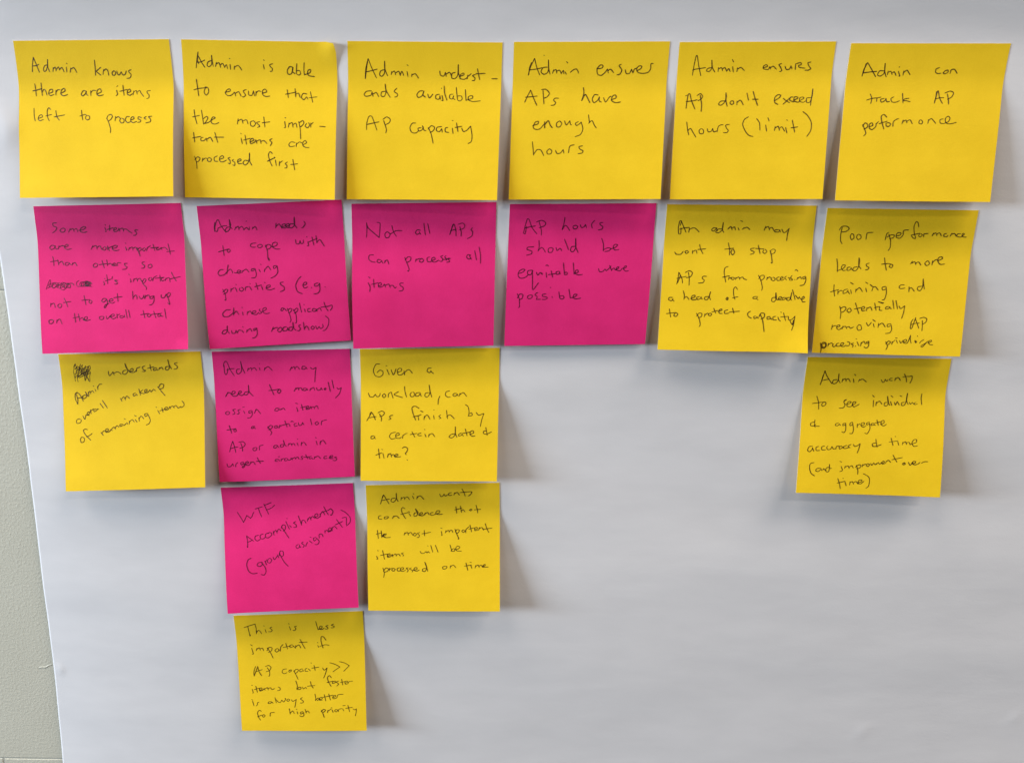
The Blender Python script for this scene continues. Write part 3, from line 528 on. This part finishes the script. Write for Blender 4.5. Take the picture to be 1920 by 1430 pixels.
protect|408 1010 432 1060 442 1110 432 1130/410 1036 430 1010 456 1014 452 1040 424 1052/478 1044 484 1014/484 1028 506 1010 518 1020/526 1010 514 1026 532 1034 544 1018 528 1008/562 966 580 1010/544 1000 600 986/600 996 634 984 630 972 610 984 612 1010 640 1012/688 980 660 990 662 1012 700 1010/730 964 742 1012/700 1000 794 992
capacity|892 992 866 1010 872 1040 900 1056/936 1036 920 1040 926 1058 950 1048/944 1040 962 1056/978 1020 1000 1080 1012 1176/966 1042 984 1010 1014 1014 1012 1046 984 1062/1066 1040 1040 1044 1042 1064 1072 1058/1062 1046 1082 1068/1116 1038 1092 1044 1094 1068 1124 1070/1136 1044 1146 1072 1160 1082/1160 1000 1168 1004/1186 1006 1204 1078/1160 1044 1230 1040/1230 1040 1232 1070 1260 1066 1290 1036/1288 1036 1276 1110 1258 1164/1240 1070 1262 1110 1276 1070 1264 1116 1276 1090
@11
Poor|328 222 316 280 314 340 328 368/302 246 326 214 370 212 390 232 366 256 322 264/414 276 400 300 410 330 432 318 430 286 412 276/470 282 456 306 470 330 496 316 492 290 470 282/540 330 546 290 556 270 604 266
performance|712 334 726 280 744 266/744 280 760 340 756 400 738 430/728 310 760 290 792 290 786 312 750 322/808 298 846 290 852 272 830 268 812 284 812 310 842 318 872 290/872 290 878 250 922 244/1012 218 1006 180 990 170 970 210 972 270 984 318 962 316 946 296/944 290 1024 274/1022 280 1010 296 1026 306 1044 290 1030 276/1056 306 1060 280 1096 276/1130 298 1146 270/1140 284 1164 270 1174 296/1174 282 1198 270 1214 298/1262 276 1240 280 1236 300 1262 304 1274 290/1290 302 1310 272/1306 284 1332 276 1346 300/1388 278 1360 280 1352 300 1380 308 1402 302/1398 300 1420 282 1408 274 1398 292 1410 306 1438 308
leads|280 500 286 560 284 616/290 606 336 588 356 560 334 556 320 580 336 606 360 602/400 576 374 580 372 604 398 600 410 580/408 590 424 604/464 572 430 580 424 604 450 606 474 570 484 520 478 492/478 492 476 560 496 592/570 540 544 548 546 566 566 580 556 596 534 600
to|706 492 712 550 722 604/678 550 740 544 762 550/758 554 748 572 770 580 780 560 764 548
more|938 548 956 522/950 540 976 528 986 554/986 540 1010 530 1030 558/1088 520 1066 540 1080 562 1106 548 1098 522 1082 522/1130 556 1136 518/1134 534 1160 512 1180 506/1178 520 1220 502 1218 484 1192 490 1182 520 1202 550 1242 548
training|256 732 254 780 260 836/222 798 290 778 296 780/290 820 290 786/290 802 316 784 330 790/376 772 344 782 336 810 364 804 382 780/378 790 394 816/404 778 410 812/400 712 428 728/448 800 452 770/452 784 480 760 498 776 508 794/538 762 546 796/536 710 560 724/592 790 606 750/576 730 604 752 626 752 650 782/718 748 686 756 690 780 718 772/720 752 722 810 706 862 684 868/650 886 700 896
and|884 734 850 736 836 756 852 768 890 762/924 796 926 750/926 772 946 760 972 792/1040 746 1006 752 1000 776 1024 786 1046 750 1052 680/1052 680 1056 730 1062 772
potentially|306 924 316 980 310 1036/310 946 346 928 362 946 340 972 316 980/386 944 370 962 386 980 408 966 400 944 384 944/446 894 460 940 476 992/434 950 500 936/500 954 528 942 520 926 500 940 506 966 536 960/544 966 550 934/550 946 580 932 594 962/618 896 630 962/612 940 660 928 660 958 684 962/654 884 690 900/744 926 718 932 718 950 744 944 754 926/750 934 766 948/780 870 790 948/808 872 822 948/836 922 850 946 886 920/886 920 876 980 858 1034
removing|232 1132 240 1090/240 1110 262 1098 276 1100/280 1110 306 1106 304 1092 284 1098 280 1122 300 1134 330 1114/326 1130 336 1100/336 1112 356 1104 370 1126/368 1112 390 1108 402 1122 430 1110/478 1090 460 1112 472 1140 500 1130 494 1096 474 1088/544 1070 560 1100 590 1068/606 1080 614 1112/600 1044 626 1062/648 1116 654 1076/654 1094 686 1076 712 1110/762 1082 732 1088 734 1108 760 1100/762 1082 770 1130 752 1162 714 1168
AP|936 1124 944 1070 962 1040/936 1124 950 1120 980 1040 986 1024/980 1030 994 1070 1012 1122/940 1090 980 1078 1018 1076/1044 1050 1044 1100 1040 1144/1020 1034 1058 1024 1084 1040 1072 1070 1040 1088
processing|132 1252 142 1290 134 1340/138 1290 150 1250 182 1250 186 1280 164 1300 142 1290/148 1262 176 1256 178 1284 154 1290 150 1268/136 1262 140 1310/200 1282 206 1254/206 1266 230 1252 244 1262/252 1262 240 1276 256 1286 272 1270/300 1254 278 1260 278 1280 304 1282/302 1278 336 1268 340 1252 318 1254 314 1278 340 1284 364 1270/372 1240 396 1250 388 1274 364 1280/430 1254 408 1260 426 1274 418 1290/444 1278 448 1282/460 1240 476 1278/450 1214 456 1218/492 1280 498 1246/498 1256 522 1238 534 1262/566 1236 544 1244 550 1258 566 1242/566 1238 562 1280 542 1298 522 1286
privelege|716 1240 732 1280 718 1312/716 1260 740 1236 760 1246 736 1268/770 1266 776 1238/776 1250 802 1226/812 1226 822 1256/804 1206 820 1210/840 1230 852 1254 872 1228/868 1246 900 1240 900 1222 880 1228 878 1252 910 1252 940 1184/940 1184 936 1220 944 1256/980 1228 984 1250 994 1240 976 1236 988 1254/1000 1190 1004 1194/1060 1222 1030 1240 1020 1256/1080 1250 1050 1284 1030 1290/1030 1280 1070 1256 1096 1236/1092 1254 1124 1240 1122 1228 1102 1238 1106 1264 1138 1270
@12
scribbled out word|210 160 200 200 196 240 206 290 214 330/196 196 206 170 222 200 206 216 230 190 220 250 212 300/210 160 236 220 262 166 246 232 280 172 266 260 312 180 290 270 340 184 320 290 354 200/216 236 260 216 330 190 350 180 356 210 330 230/206 260 250 236 300 216 350 232 340 260 290 244/230 300 250 282 300 250 340 236/224 280 270 266 340 226/240 336 232 300 246 256 280 230/300 270 306 324 322 290 340 320 352 332 350 280 358 240/240 284 300 240 330 246 250 296 290 276 330 260/280 200 310 320/330 210 310 260 334 300 344 326/232 180 250 210 240 250 222 286/250 190 290 260 340 310
understands|528 232 532 262 542 276 558 258 572 238/572 238 584 268/584 252 612 238 640 250/640 250 650 262/700 222 670 230 666 256 690 262 714 230 686 158/686 158 700 200 738 246/728 240 764 226 762 208 740 214 736 240 770 244 796 226/796 236 800 206 824 196 830 190/876 182 852 196 866 220 884 224 870 236 852 234/926 166 932 206 940 228/900 206 966 190/990 200 962 206 962 226 990 218/990 210 1002 226/1010 220 1020 196/1016 208 1040 196 1052 218/1110 188 1080 190 1074 214 1098 220 1112 190 1096 122/1096 122 1110 170 1134 212/1188 150 1160 160 1188 186 1184 206 1156 214
Admin|236 548 214 500 212 450 232 432/236 548 236 500 218 446/216 440 250 450 290 520/230 490 270 484 286 466/316 458 286 468 286 494 310 488 322 460 308 430/308 430 320 450 336 476/342 470 336 430/338 444 352 424 360 450/360 436 374 420 392 440/400 406 410 424/384 372 390 378/430 410 424 376/424 390 444 358 468 358
overall|250 686 226 700 228 730 256 728 270 704 250 686/284 660 304 692 314 650/312 656 342 644 350 622 330 628 326 652 350 654/364 640 356 600/358 614 388 592/414 594 390 600 394 620 420 604 430 590/422 594 436 598/448 540 482 586/470 510 520 586
makeup|642 490 660 522/652 502 676 478 692 508/690 496 704 470 732 494/790 442 766 450 772 470 798 456/796 450 806 464/820 400 836 462/860 410 832 436 872 448/876 434 900 420 892 406 876 418 880 440 910 432 926 410/926 410 938 430 960 404/960 404 980 420/1000 380 1040 430 1072 466/1010 386 1030 354 1058 362 1050 394 1020 402
of|276 860 262 880 270 914 296 904 298 874 276 860/330 792 308 786 290 800 310 840 360 892/320 860 350 846 374 826
remaining|458 816 480 846/464 826 486 802 498 804/500 812 530 796 520 782 502 792 508 816 540 808 556 786/556 790 566 800/560 786 582 766 596 786/594 776 610 752 630 768/664 738 640 742 642 760 666 750/666 740 680 750 700 730/704 722 716 740/680 684 690 692/732 740 728 708/730 720 756 696 776 718/784 694 804 720/776 654 796 664/824 710 820 676/822 690 842 662 868 688/904 636 876 644 884 666 908 650/904 640 930 700 916 736 890 746
items|1000 606 1020 640/984 574 990 580/1040 582 1052 624/1020 612 1070 596/1066 600 1096 586 1084 574 1068 588 1076 606 1104 596 1116 570/1116 570 1124 592/1122 576 1144 566 1158 584/1156 572 1176 560 1196 584 1226 568/1232 516 1252 540 1250 566 1222 582
@13
Admin|160 230 156 200 170 172 190 180 220 250 262 314/160 210 166 280 180 302 194 280 196 240/188 256 230 244 262 242/316 246 290 250 284 280 304 296 332 270 334 230 324 170/324 170 340 230 368 290/392 266 402 236/402 250 428 234 436 264/436 246 462 234 486 262/510 234 518 258/510 192 514 196/560 262 566 232/566 244 594 222 616 236 640 262
may|814 262 830 224/828 240 856 224 866 252/864 236 888 222 910 250/968 222 940 220 934 244 960 248 976 228/974 230 986 246/1016 230 1040 246 1072 230/1074 228 1066 290 1062 376
need|200 474 176 522/180 510 200 482 220 482 232 500/232 500 266 486 270 470 248 466 236 490 250 514 286 512 306 484/300 494 330 480 330 466 310 468 306 496 340 508 360 490/398 472 372 474 360 496 384 502 404 476 402 406/402 406 410 470 450 514
to|610 398 632 450 656 502/604 460 680 450 712 444/708 448 690 470 706 486 724 466 714 446 696 448
manually|856 466 876 430/872 446 896 432 902 456/900 440 924 432 938 458/976 436 950 438 946 458 972 456 984 438/982 442 992 456/1012 462 1022 434/1022 446 1048 428 1060 456/1076 430 1090 456 1116 450 1124 430/1124 430 1136 454/1162 436 1154 446 1166 452 1172 440 1162 434 1162 444/1194 376 1216 470/1232 356 1250 440/1280 430 1296 446 1326 430/1326 430 1306 490 1266 534
assign|196 666 176 680 182 696 206 696 216 676 196 666/274 644 248 652 264 672 266 690 246 696/324 646 298 656 310 676 306 690 288 694/354 660 368 690/344 626 362 622/436 656 408 664 410 684 440 670/438 658 440 700 420 728 392 730/462 686 480 640/470 660 490 650 524 690
an|706 636 676 636 664 658 690 662 708 640/706 646 718 652/714 654 728 640/728 648 750 634 768 654
item|880 626 894 664 886 664/868 584 894 590/928 596 944 656/920 630 976 616/972 640 1002 626 994 612 976 624 980 646 1010 638 1022 616/1022 616 1030 640/1030 626 1050 620 1060 640/1060 622 1084 612 1096 640
to|212 806 236 882/188 852 256 840 280 836/276 842 256 852 266 868 284 858 270 838
a|466 814 440 816 432 834 456 832/450 818 474 838
particular|592 816 616 850 634 876 622 898/594 834 616 806 642 812 630 836 604 846/690 806 664 812 664 830 690 826/684 812 700 828/708 830 714 800/714 812 746 800/764 758 786 820/744 800 806 786/806 792 816 816/822 770 836 762 850 770/880 784 856 790 862 814 888 806/898 778 906 806 930 800 940 776/940 776 954 800/1018 740 1032 800/1084 766 1064 784 1078 800 1100 786 1084 766/1126 800 1132 764 1180 750
AP|216 1070 230 1010 246 962/246 962 262 1010 278 1074/226 1036 268 1022 300 1020/326 980 340 1020 346 1062/306 972 346 966 370 988 356 1016 316 1032
or|468 1024 446 1036 456 1056 480 1050 486 1028 468 1024/512 1050 514 1010 550 1000
admin|686 1002 660 1006 652 1026 676 1028 694 1004/694 1010 706 1026/750 994 722 998 722 1020 748 1014 758 980 748 952/748 952 760 990 780 1014/796 1008 806 980/804 992 826 984 834 1006/832 992 852 984 866 1006/884 976 896 1006/888 938 894 942/926 1006 930 970/930 986 954 972 978 1004
in|1074 960 1086 998/1068 924 1076 930/1114 996 1116 960/1116 974 1144 952 1172 990
urgent|190 1186 200 1214 228 1210 246 1184/246 1184 256 1208/276 1216 278 1190 298 1172/352 1168 326 1176 332 1196 356 1182/354 1172 366 1206 350 1224 340 1216 370 1196/366 1190 404 1176 396 1162 374 1172 376 1196 404 1200 420 1186/420 1188 428 1162/428 1176 450 1166 472 1194/490 1122 508 1160 524 1182/480 1160 554 1158
circumstances|700 1142 674 1142 668 1158 692 1160/700 1140 712 1158/700 1116 712 1114/728 1160 728 1136/728 1146 756 1130/782 1130 762 1138 764 1156 788 1152/790 1134 798 1150 820 1146 826 1126/826 1126 836 1144/838 1146 842 1126/842 1134 862 1122 872 1140/872 1128 892 1120 906 1140/944 1110 924 1118 938 1130 936 1142 920 1142/970 1094 990 1136/950 1122 1010 1114/1030 1112 1006 1118 1010 1136 1034 1128/1032 1130 1046 1140/1056 1138 1062 1112/1062 1124 1092 1110 1120 1134/1182 1108 1156 1112 1154 1134 1184 1130/1200 1126 1238 1116 1236 1104 1214 1108 1210 1132 1244 1132/1278 1116 1256 1122 1280 1134 1266 1154 1240 1150
@14
Given|252 198 212 200 186 260 206 312 250 324 280 300 280 270 250 258 222 282/320 250 344 304/312 212 322 216/362 252 386 304 412 244/420 280 462 266 466 244 440 240 424 266 434 304 468 302 490 280/490 262 496 306/494 284 524 256 546 256 574 288
a|760 236 730 240 720 268 742 282 764 268/752 262 766 278 784 292
workload|136 484 152 520 184 522 206 496/206 496 220 520 246 514 254 486/294 490 276 510 290 530 310 512 294 490/334 528 336 494 358 476/362 472 382 536/438 470 394 500 478 530/496 418 500 470 516 524/566 476 550 500 562 520 588 516 594 486 576 474/652 480 614 484 604 512 632 514 654 486/650 490 662 518/740 480 704 486 698 516 724 522 748 480 740 404/740 404 748 460 766 526
, can|846 514 832 550 828 598/944 462 908 474 902 506 926 526 950 522/1014 488 984 490 976 508 1000 516 1022 494/1018 498 1030 514/1040 514 1046 486/1046 498 1080 480 1112 518
APs|120 760 150 710 170 670/150 700 162 674 186 700 206 750/146 730 180 722 214 718/246 690 266 730 264 762/232 680 270 662 296 680 280 706 250 718/380 704 358 708 346 722 360 738 338 748
finish|640 636 600 614 570 630 578 680 606 752/580 720 640 706 660 696/630 710 636 752/652 660 680 672/688 748 694 712/694 726 720 700 748 744/784 704 790 744/784 650 792 652/856 700 836 716 856 730 838 740/912 654 922 738/912 720 944 700 968 716 990 740
by|1098 598 1126 620 1136 670 1130 712/1126 712 1166 706 1160 680 1140 690/1206 676 1232 704 1282 686/1284 686 1262 750 1248 816
a|194 908 166 914 164 936 188 934 202 914/196 918 206 940
certain|408 872 364 884 346 914 366 940 406 932/406 910 444 898 434 880 410 894 412 928 444 934 466 920/476 934 480 900/480 908 504 888 524 884/568 866 598 922/550 896 620 884/660 880 630 890 632 906 666 906/696 890 710 920/694 844 698 848/734 920 740 890/740 900 770 886 796 918
date|996 886 956 896 938 920 966 928 996 896 1000 816/1000 816 1000 880 1014 922/1062 880 1036 890 1034 910 1060 902 1070 884/1066 894 1080 912/1098 838 1116 908/1070 884 1150 870/1146 892 1180 880 1176 858 1150 866 1146 896 1170 912 1196 908
&|1310 856 1280 864 1282 886 1312 890 1360 868/1302 824 1310 870 1316 904
time?|236 1036 248 1132/210 1100 270 1076/280 1080 292 1132/270 1040 276 1046/326 1122 334 1086/334 1098 356 1084 366 1118/366 1102 386 1092 396 1116/392 1112 430 1100 420 1088 398 1100 404 1118 460 1114/472 1030 500 1018 526 1034 518 1066 504 1080 512 1096/518 1144 526 1150
@15
Admin|294 312 316 250 340 176/306 280 322 220/340 176 360 230 406 302/310 272 350 262 380 258/460 262 424 266 410 292 434 302 466 270 474 204/474 204 470 260 486 296/502 286 512 254/510 268 534 252 542 280/542 264 564 254 582 284/612 254 616 290/622 210 636 224/660 282 672 258/672 268 700 258 736 284
wants|878 262 890 286 906 284 916 258/916 258 930 278 944 262/984 248 962 252 960 270 986 270/1008 272 1014 246/1014 256 1040 242 1062 270/1100 206 1116 250 1120 284/1084 236 1140 230/1140 234 1172 228 1170 260 1152 296
to|262 420 278 480 278 544/218 490 290 480 330 478/322 484 306 502 322 516 346 500 346 480 326 474
see|520 462 546 452 520 474 530 500 516 530 474 534/530 500 568 492 590 478 572 470 552 486 552 516 584 520 610 500/596 504 630 490 634 474 612 476 602 496 616 522 668 496
individual|804 458 800 522/794 410 812 430/826 510 832 474/832 488 860 468 884 496/938 480 912 482 906 508 930 512 946 480 938 420/938 420 944 480 960 508/966 470 978 508/970 414 990 430/1002 476 1014 504 1030 470/1032 470 1050 506/1056 414 1076 424/1100 478 1072 484 1074 508 1100 504 1120 450 1130 392/1130 392 1120 460 1136 500/1146 478 1158 498 1176 480/1176 480 1190 496/1214 480 1196 486 1200 502 1224 494/1268 396 1260 440 1266 502
&|238 668 206 676 204 702 232 704 252 690/244 644 240 690 246 720/232 706 290 708
aggregate|470 676 444 684 440 700 462 702 480 684/478 690 490 700/540 678 514 684 512 702 538 692/538 682 538 740 522 768 500 760/604 668 580 680 580 702 606 692/604 674 612 740 600 776 574 776/648 720 650 684/650 696 676 684/680 700 712 694 716 676 692 676 684 700 706 716 732 704/768 668 740 676 740 694 768 684/764 676 770 730 744 778 720 772/812 678 784 684 784 700 810 694/808 686 822 700/836 646 850 700/820 676 876 664/870 686 904 676 902 652 880 660 876 690 900 704 928 688
accuracy|220 896 186 904 174 940 196 950 222 920/218 910 232 946/280 900 256 908 256 938 290 938/336 896 310 904 310 932 346 932/368 894 356 910 366 930 392 926 406 900/406 900 420 924 444 918/444 926 450 900 476 896/500 896 476 904 480 924 506 914/500 900 520 916/550 890 520 900 524 920 570 910/590 880 560 896 580 914/612 880 622 900 650 892 676 872/676 872 664 920 648 962
&|826 866 794 874 796 896 824 900 878 882/826 830 832 880 840 908
time|972 820 990 890/952 860 1040 848/1036 856 1046 890/1010 804 1018 808/1080 886 1086 858/1086 870 1110 856 1120 882/1120 866 1144 862 1156 886/1160 880 1210 864 1216 836 1190 838 1172 870 1190 900 1226 894
(and|236 1054 200 1066 192 1106 206 1156 240 1182/300 1110 264 1112 250 1132 276 1140 304 1114/304 1120 310 1132/320 1128 326 1112 350 1136/386 1096 352 1108 350 1140 376 1138 384 1070/384 1070 384 1110 404 1108
improvement|494 1090 506 1130 480 1140/482 1042 500 1050/528 1110 534 1086/534 1098 560 1086 572 1112/572 1098 596 1084 610 1106/640 1080 654 1130 652 1166/630 1100 660 1076 684 1082 672 1106 640 1112/696 1096 702 1070/702 1082 724 1070 734 1072/744 1066 734 1082 752 1092 766 1074 746 1064/776 1062 788 1080 806 1056/806 1060 822 1074 836 1060/830 1072 852 1052/852 1060 866 1068 884 1050/884 1064 908 1050 900 1040 882 1052 890 1068 920 1060/920 1058 926 1040/926 1046 946 1032 968 1052/990 980 1010 1020 1028 1050/976 1028 1080 1006
over|1094 1056 1080 1066 1094 1076 1108 1066 1096 1054 1094 1064/1136 1050 1154 1080 1176 1050/1170 1064 1200 1060 1206 1044 1184 1044 1176 1066 1200 1076 1230 1068/1230 1068 1250 1050/1262 1060 1290 1046 1324 1046
time)|462 1206 476 1250 486 1304/456 1250 530 1232/530 1236 542 1276/510 1204 516 1208/576 1270 580 1236/580 1248 600 1236 614 1262/614 1246 636 1236 656 1260/650 1248 690 1236 690 1220 664 1226 656 1250 680 1258 714 1232/706 1160 756 1190 766 1230 756 1280 730 1300
@16
WTF|216 348 250 400 280 452/280 452 300 410 312 380/312 380 350 410/350 410 366 390 374 366 386 346/396 316 470 292/430 310 446 356 464 396/484 262 510 320 534 368/486 280 560 250/510 326 560 306 596 274
Accomplishments|310 584 320 640 322 704 314 690/314 590 340 610 380 640/318 652 350 640 370 626/432 580 400 590 396 620 420 638 450 620/480 566 450 580 450 610 476 618 500 600/532 556 504 570 502 600 530 606 560 584 564 562 544 552 526 562/588 580 580 540/584 554 606 530 620 560/618 546 636 518 658 536/660 490 700 550 738 608/660 510 676 476 702 484 700 520 680 540/706 440 744 520/744 480 764 502/716 410 722 414/810 440 786 456 810 474 812 498 786 500/832 382 868 480/864 470 872 432 892 430 912 458/926 440 930 410/930 424 950 396 962 428/960 410 976 390 1000 410/1000 400 1030 386 1026 362 1004 370 1000 396 1026 410 1056 386/1058 394 1052 362/1054 374 1080 340 1100 374/1090 290 1116 340 1138 376/1070 346 1130 330 1160 310/1160 310 1184 340 1168 378 1156 370
(group|356 812 326 830 312 880 330 940 370 968 420 962/470 852 430 858 418 884 440 896 468 880 464 858/464 858 500 910 506 954 486 982 456 974/512 880 494 838/500 852 516 826/530 820 520 850 546 862 564 834 548 814 530 820/578 800 592 828 622 790/622 776 636 810/640 760 690 850 732 894/640 790 650 742 678 744 682 784 660 800
assignment?)|834 672 810 690 820 714 846 700 844 676/846 690 860 704/884 648 868 662 894 684 880 704/928 650 912 680 910 694/944 636 974 660/954 598 962 602/1010 602 986 612 994 638 1016 622/1012 606 1044 640 1030 672 1000 674/1046 610 1044 574 1070 568 1084 596/1104 560 1102 530/1106 540 1124 530 1140 552/1140 540 1168 524 1156 504 1140 516 1146 544 1176 530/1176 536 1174 500/1176 508 1200 490 1226 518/1218 420 1256 470 1280 500/1206 476 1284 440/1276 406 1316 400 1320 436 1318 476/1262 324 1310 350 1356 400 1356 450 1320 486
@17
Admin|208 266 224 210 240 172/222 210 234 176/240 172 264 214 294 264/214 232 260 222 300 214/360 206 324 210 314 236 340 246 366 214 366 156/366 156 370 206 386 240/414 226 420 196/420 210 446 196 454 222/454 206 478 194 502 222/530 184 544 212/536 160 546 164/574 216 580 186/580 200 608 182 646 218
wants|806 162 816 188 836 186 850 164/850 164 864 184 890 168/926 150 900 156 900 178 930 176/950 176 958 148/958 160 984 148 1006 176/1030 110 1050 146 1064 186/1010 150 1080 142/1080 142 1130 142 1120 166 1096 184
confidence|216 382 190 388 190 414 220 418/266 392 246 400 250 414 276 410 288 394 266 392/328 412 342 384/340 396 366 384 398 410/456 312 430 300 418 330 440 380 462 412/410 370 480 352 486 346/494 358 512 386/490 340 502 346/578 352 552 356 546 384 570 386 586 350 560 312/560 312 580 360 606 384/604 376 630 366 626 350 606 358 606 380 636 382 656 364/656 376 660 350/660 362 684 350 700 374/742 350 716 354 716 376 746 376/746 372 800 354 806 334 780 334 766 356 790 370 836 366
that|970 290 978 358/958 324 1030 306/1014 284 1026 350/1020 340 1044 322 1062 346/1120 318 1106 326 1120 334 1134 322 1120 316 1114 328/1174 276 1186 320 1192 356/1156 324 1222 318
the|176 530 186 614/164 570 224 556/214 534 222 606/220 596 246 564 226 590 262 602/232 590 262 578 264 564 240 580 252 604 310 602
most|446 580 456 552/454 566 480 552 490 580/490 564 514 552 534 580/552 556 540 576 556 588 572 570 552 556/606 552 582 562 602 584 590 604 576 600/650 530 654 586/626 566 716 550
important|822 540 830 580 824 582/816 506 830 512/864 558 870 532/870 546 896 530 904 554/904 540 926 528 940 554/960 516 976 560 1000 616 990 616/962 550 980 524 1006 530 992 556 972 562/1042 524 1030 540 1048 552 1060 536 1042 524/1070 556 1072 524 1104 492/1112 476 1128 546/1100 518 1160 504/1160 524 1188 514 1180 500 1160 510 1164 534 1194 526/1200 528 1210 500/1210 512 1234 502 1250 530/1266 460 1286 520 1304 552/1240 520 1336 508
items|166 790 180 818 168 822/176 734 186 738/228 732 248 822/206 784 280 768/276 794 306 780 298 766 278 778 282 802 312 794 326 772/326 772 334 798/334 784 360 768 368 792/368 780 390 770 408 790/442 758 420 766 440 780 434 792
will|608 742 622 764 648 762 668 744/668 744 678 760 690 744/690 744 706 760/684 686 690 690/716 682 736 752/762 680 790 752
be|910 676 930 744/920 742 934 720 958 718 956 740 930 744/956 728 992 720 1010 700 986 690 970 710 980 738 1028 740
processed|232 910 246 960 240 1006/236 946 262 912 288 920 278 944 246 954/296 940 302 910/302 924 324 912/334 912 322 934 344 942 356 924 334 912/404 908 378 916 380 940 410 940/408 932 440 922 434 906 412 914 412 940 440 944 462 930/490 908 468 914 488 934 476 952/520 908 500 920 534 936 526 954/540 932 576 924 574 908 552 910 546 934 576 942 600 930/670 916 640 918 632 940 656 946 676 910 656 852/656 852 672 900 686 944
on|862 892 838 900 840 920 868 918 880 898 862 892/912 914 916 886/916 896 944 882 970 908
time|1072 858 1090 934/1056 892 1130 880/1120 884 1132 916/1112 852 1128 856/1164 912 1170 884/1170 896 1194 880 1206 906/1206 892 1226 882 1240 904/1236 896 1262 890 1266 874 1248 882 1248 902 1298 900
@18
This|194 212 250 192 322 170/236 200 250 256 262 308/262 306 268 290/316 172 330 220 334 282/334 270 354 242 376 254 390 280/430 232 444 270/414 190 420 196/506 206 484 216 508 238 496 256 466 258
is|700 198 716 240/690 166 700 172/782 194 758 202 774 222 762 242 740 242
less|994 140 1008 190 1024 236/1024 232 1060 218 1066 196 1044 196 1038 226 1066 232 1092 214/1134 186 1108 196 1130 212 1124 226 1100 226/1196 170 1170 184 1200 196 1196 210 1166 214
important|280 440 298 502 286 508/266 400 288 414/330 470 340 440/340 452 366 436 376 466/376 448 400 440 414 470/452 434 490 490 520 552/450 470 476 430 508 440 496 474 466 486/558 446 540 466 560 484 584 464 566 442/598 476 604 430 630 398/660 384 680 450/630 432 716 416/736 402 708 408 710 434 740 424/738 410 760 430/766 444 774 408/774 424 806 404 830 438/820 340 850 400 878 446/810 374 900 372
if|1018 408 1030 432/1014 376 1020 380/1110 352 1080 312 1056 316 1056 370 1078 440/1040 420 1100 402 1146 408
AP|308 752 306 700 324 642/308 752 328 696 346 648/346 640 362 700 392 748/324 706 360 692 400 680/452 656 480 700 480 748 468 752/432 646 470 634 496 656 480 690 440 704
capacity>>|672 672 634 678 620 708 646 726 676 712/716 682 696 692 700 708 724 696 720 682 708 690/750 690 776 740 800 790/750 704 776 676 802 684 790 708 766 722/846 670 820 680 820 704 850 696/846 680 862 698/900 666 878 674 880 698 910 698/912 670 936 694/940 604 948 608/976 632 990 690/950 664 1032 652/1072 660 1090 686 1122 660/1122 660 1106 720 1084 774/1150 602 1210 620 1266 650/1266 650 1220 680 1186 706/1258 590 1320 606 1370 636/1370 636 1340 666 1308 698
items|286 896 298 938 290 940/280 852 288 858/326 862 344 934/308 902 372 884/366 912 396 900 388 882 368 894 374 918 406 908 420 888/420 888 430 910/430 894 456 880 466 906/466 890 490 882 508 902 536 890/574 872 596 884 596 906 568 914
but|772 804 790 860 784 900/786 896 814 874 832 884 820 900 790 900/846 872 858 894 882 876/882 876 894 892/934 810 948 856 968 886/900 864 988 856
faster|1170 770 1148 746 1126 770 1140 820 1168 868/1120 824 1190 806/1214 806 1184 816 1184 834 1212 824 1214 808/1252 806 1226 818 1250 840 1230 862/1284 784 1296 850/1270 824 1330 812/1320 834 1350 820 1346 808 1322 816 1330 844 1356 836/1356 836 1366 816 1408 808
is|290 1030 306 1084/280 1012 292 1022/364 1042 346 1050 344 1072 330 1086
always|500 1038 472 1040 464 1056 490 1058 506 1042 520 1056/540 990 556 1052/552 1012 576 1040 600 1046 616 1020/616 1020 640 1040 660 1006 650 1000/690 1006 672 1020 686 1034 706 1018 690 1006/724 1014 740 1034 778 1012/778 1010 770 1060 762 1102/846 990 826 1008 856 1030 850 1050 820 1052
better|986 950 996 1000 992 1026/990 1024 1020 996 1036 1006 1010 1026/1030 1016 1066 1006 1064 990 1042 994 1038 1020 1070 1020/1090 956 1108 1030/1070 990 1140 976/1140 950 1160 1020/1120 980 1190 964/1180 992 1216 980 1214 966 1190 976 1190 1004 1230 996/1230 996 1246 960 1302 954
for|390 1146 366 1134 346 1160 358 1210 380 1244/344 1206 400 1184/416 1180 400 1196 416 1210 430 1194 414 1178/486 1200 492 1162 536 1156
high|700 1114 712 1176/712 1164 738 1140 756 1170/786 1144 796 1176/778 1120 784 1124/852 1146 826 1156 830 1176 856 1160/854 1150 864 1190 838 1204 816 1192/876 1120 890 1164/884 1156 906 1140 926 1164
priority|1056 1130 1076 1170 1090 1212/1056 1150 1082 1122 1104 1132 1080 1158/1126 1160 1132 1130/1132 1142 1168 1116/1176 1124 1190 1156/1166 1104 1180 1108/1220 1124 1206 1142 1226 1152 1240 1132 1222 1122/1250 1150 1254 1124 1290 1114/1296 1116 1310 1142/1296 1082 1326 1080/1354 1076 1374 1150/1330 1112 1406 1100/1410 1116 1430 1128 1450 1116/1450 1116 1446 1160 1438 1196
"""
cur = None; data = {}
for ln in WRITING.strip().split('\n'):
    if ln[0] == '@': cur = data.setdefault(int(ln[1:]), []); continue
    wd, st = ln.split('|', 1)
    # a slash between words of the traced text ends a stroke
    cur.append((wd, [[float(a) for a in s.split()] for s in st.split('/') if s.strip()]))
for k, spec in enumerate(NOTES):
    build_note(Note(spec, k), data.get(k, []))
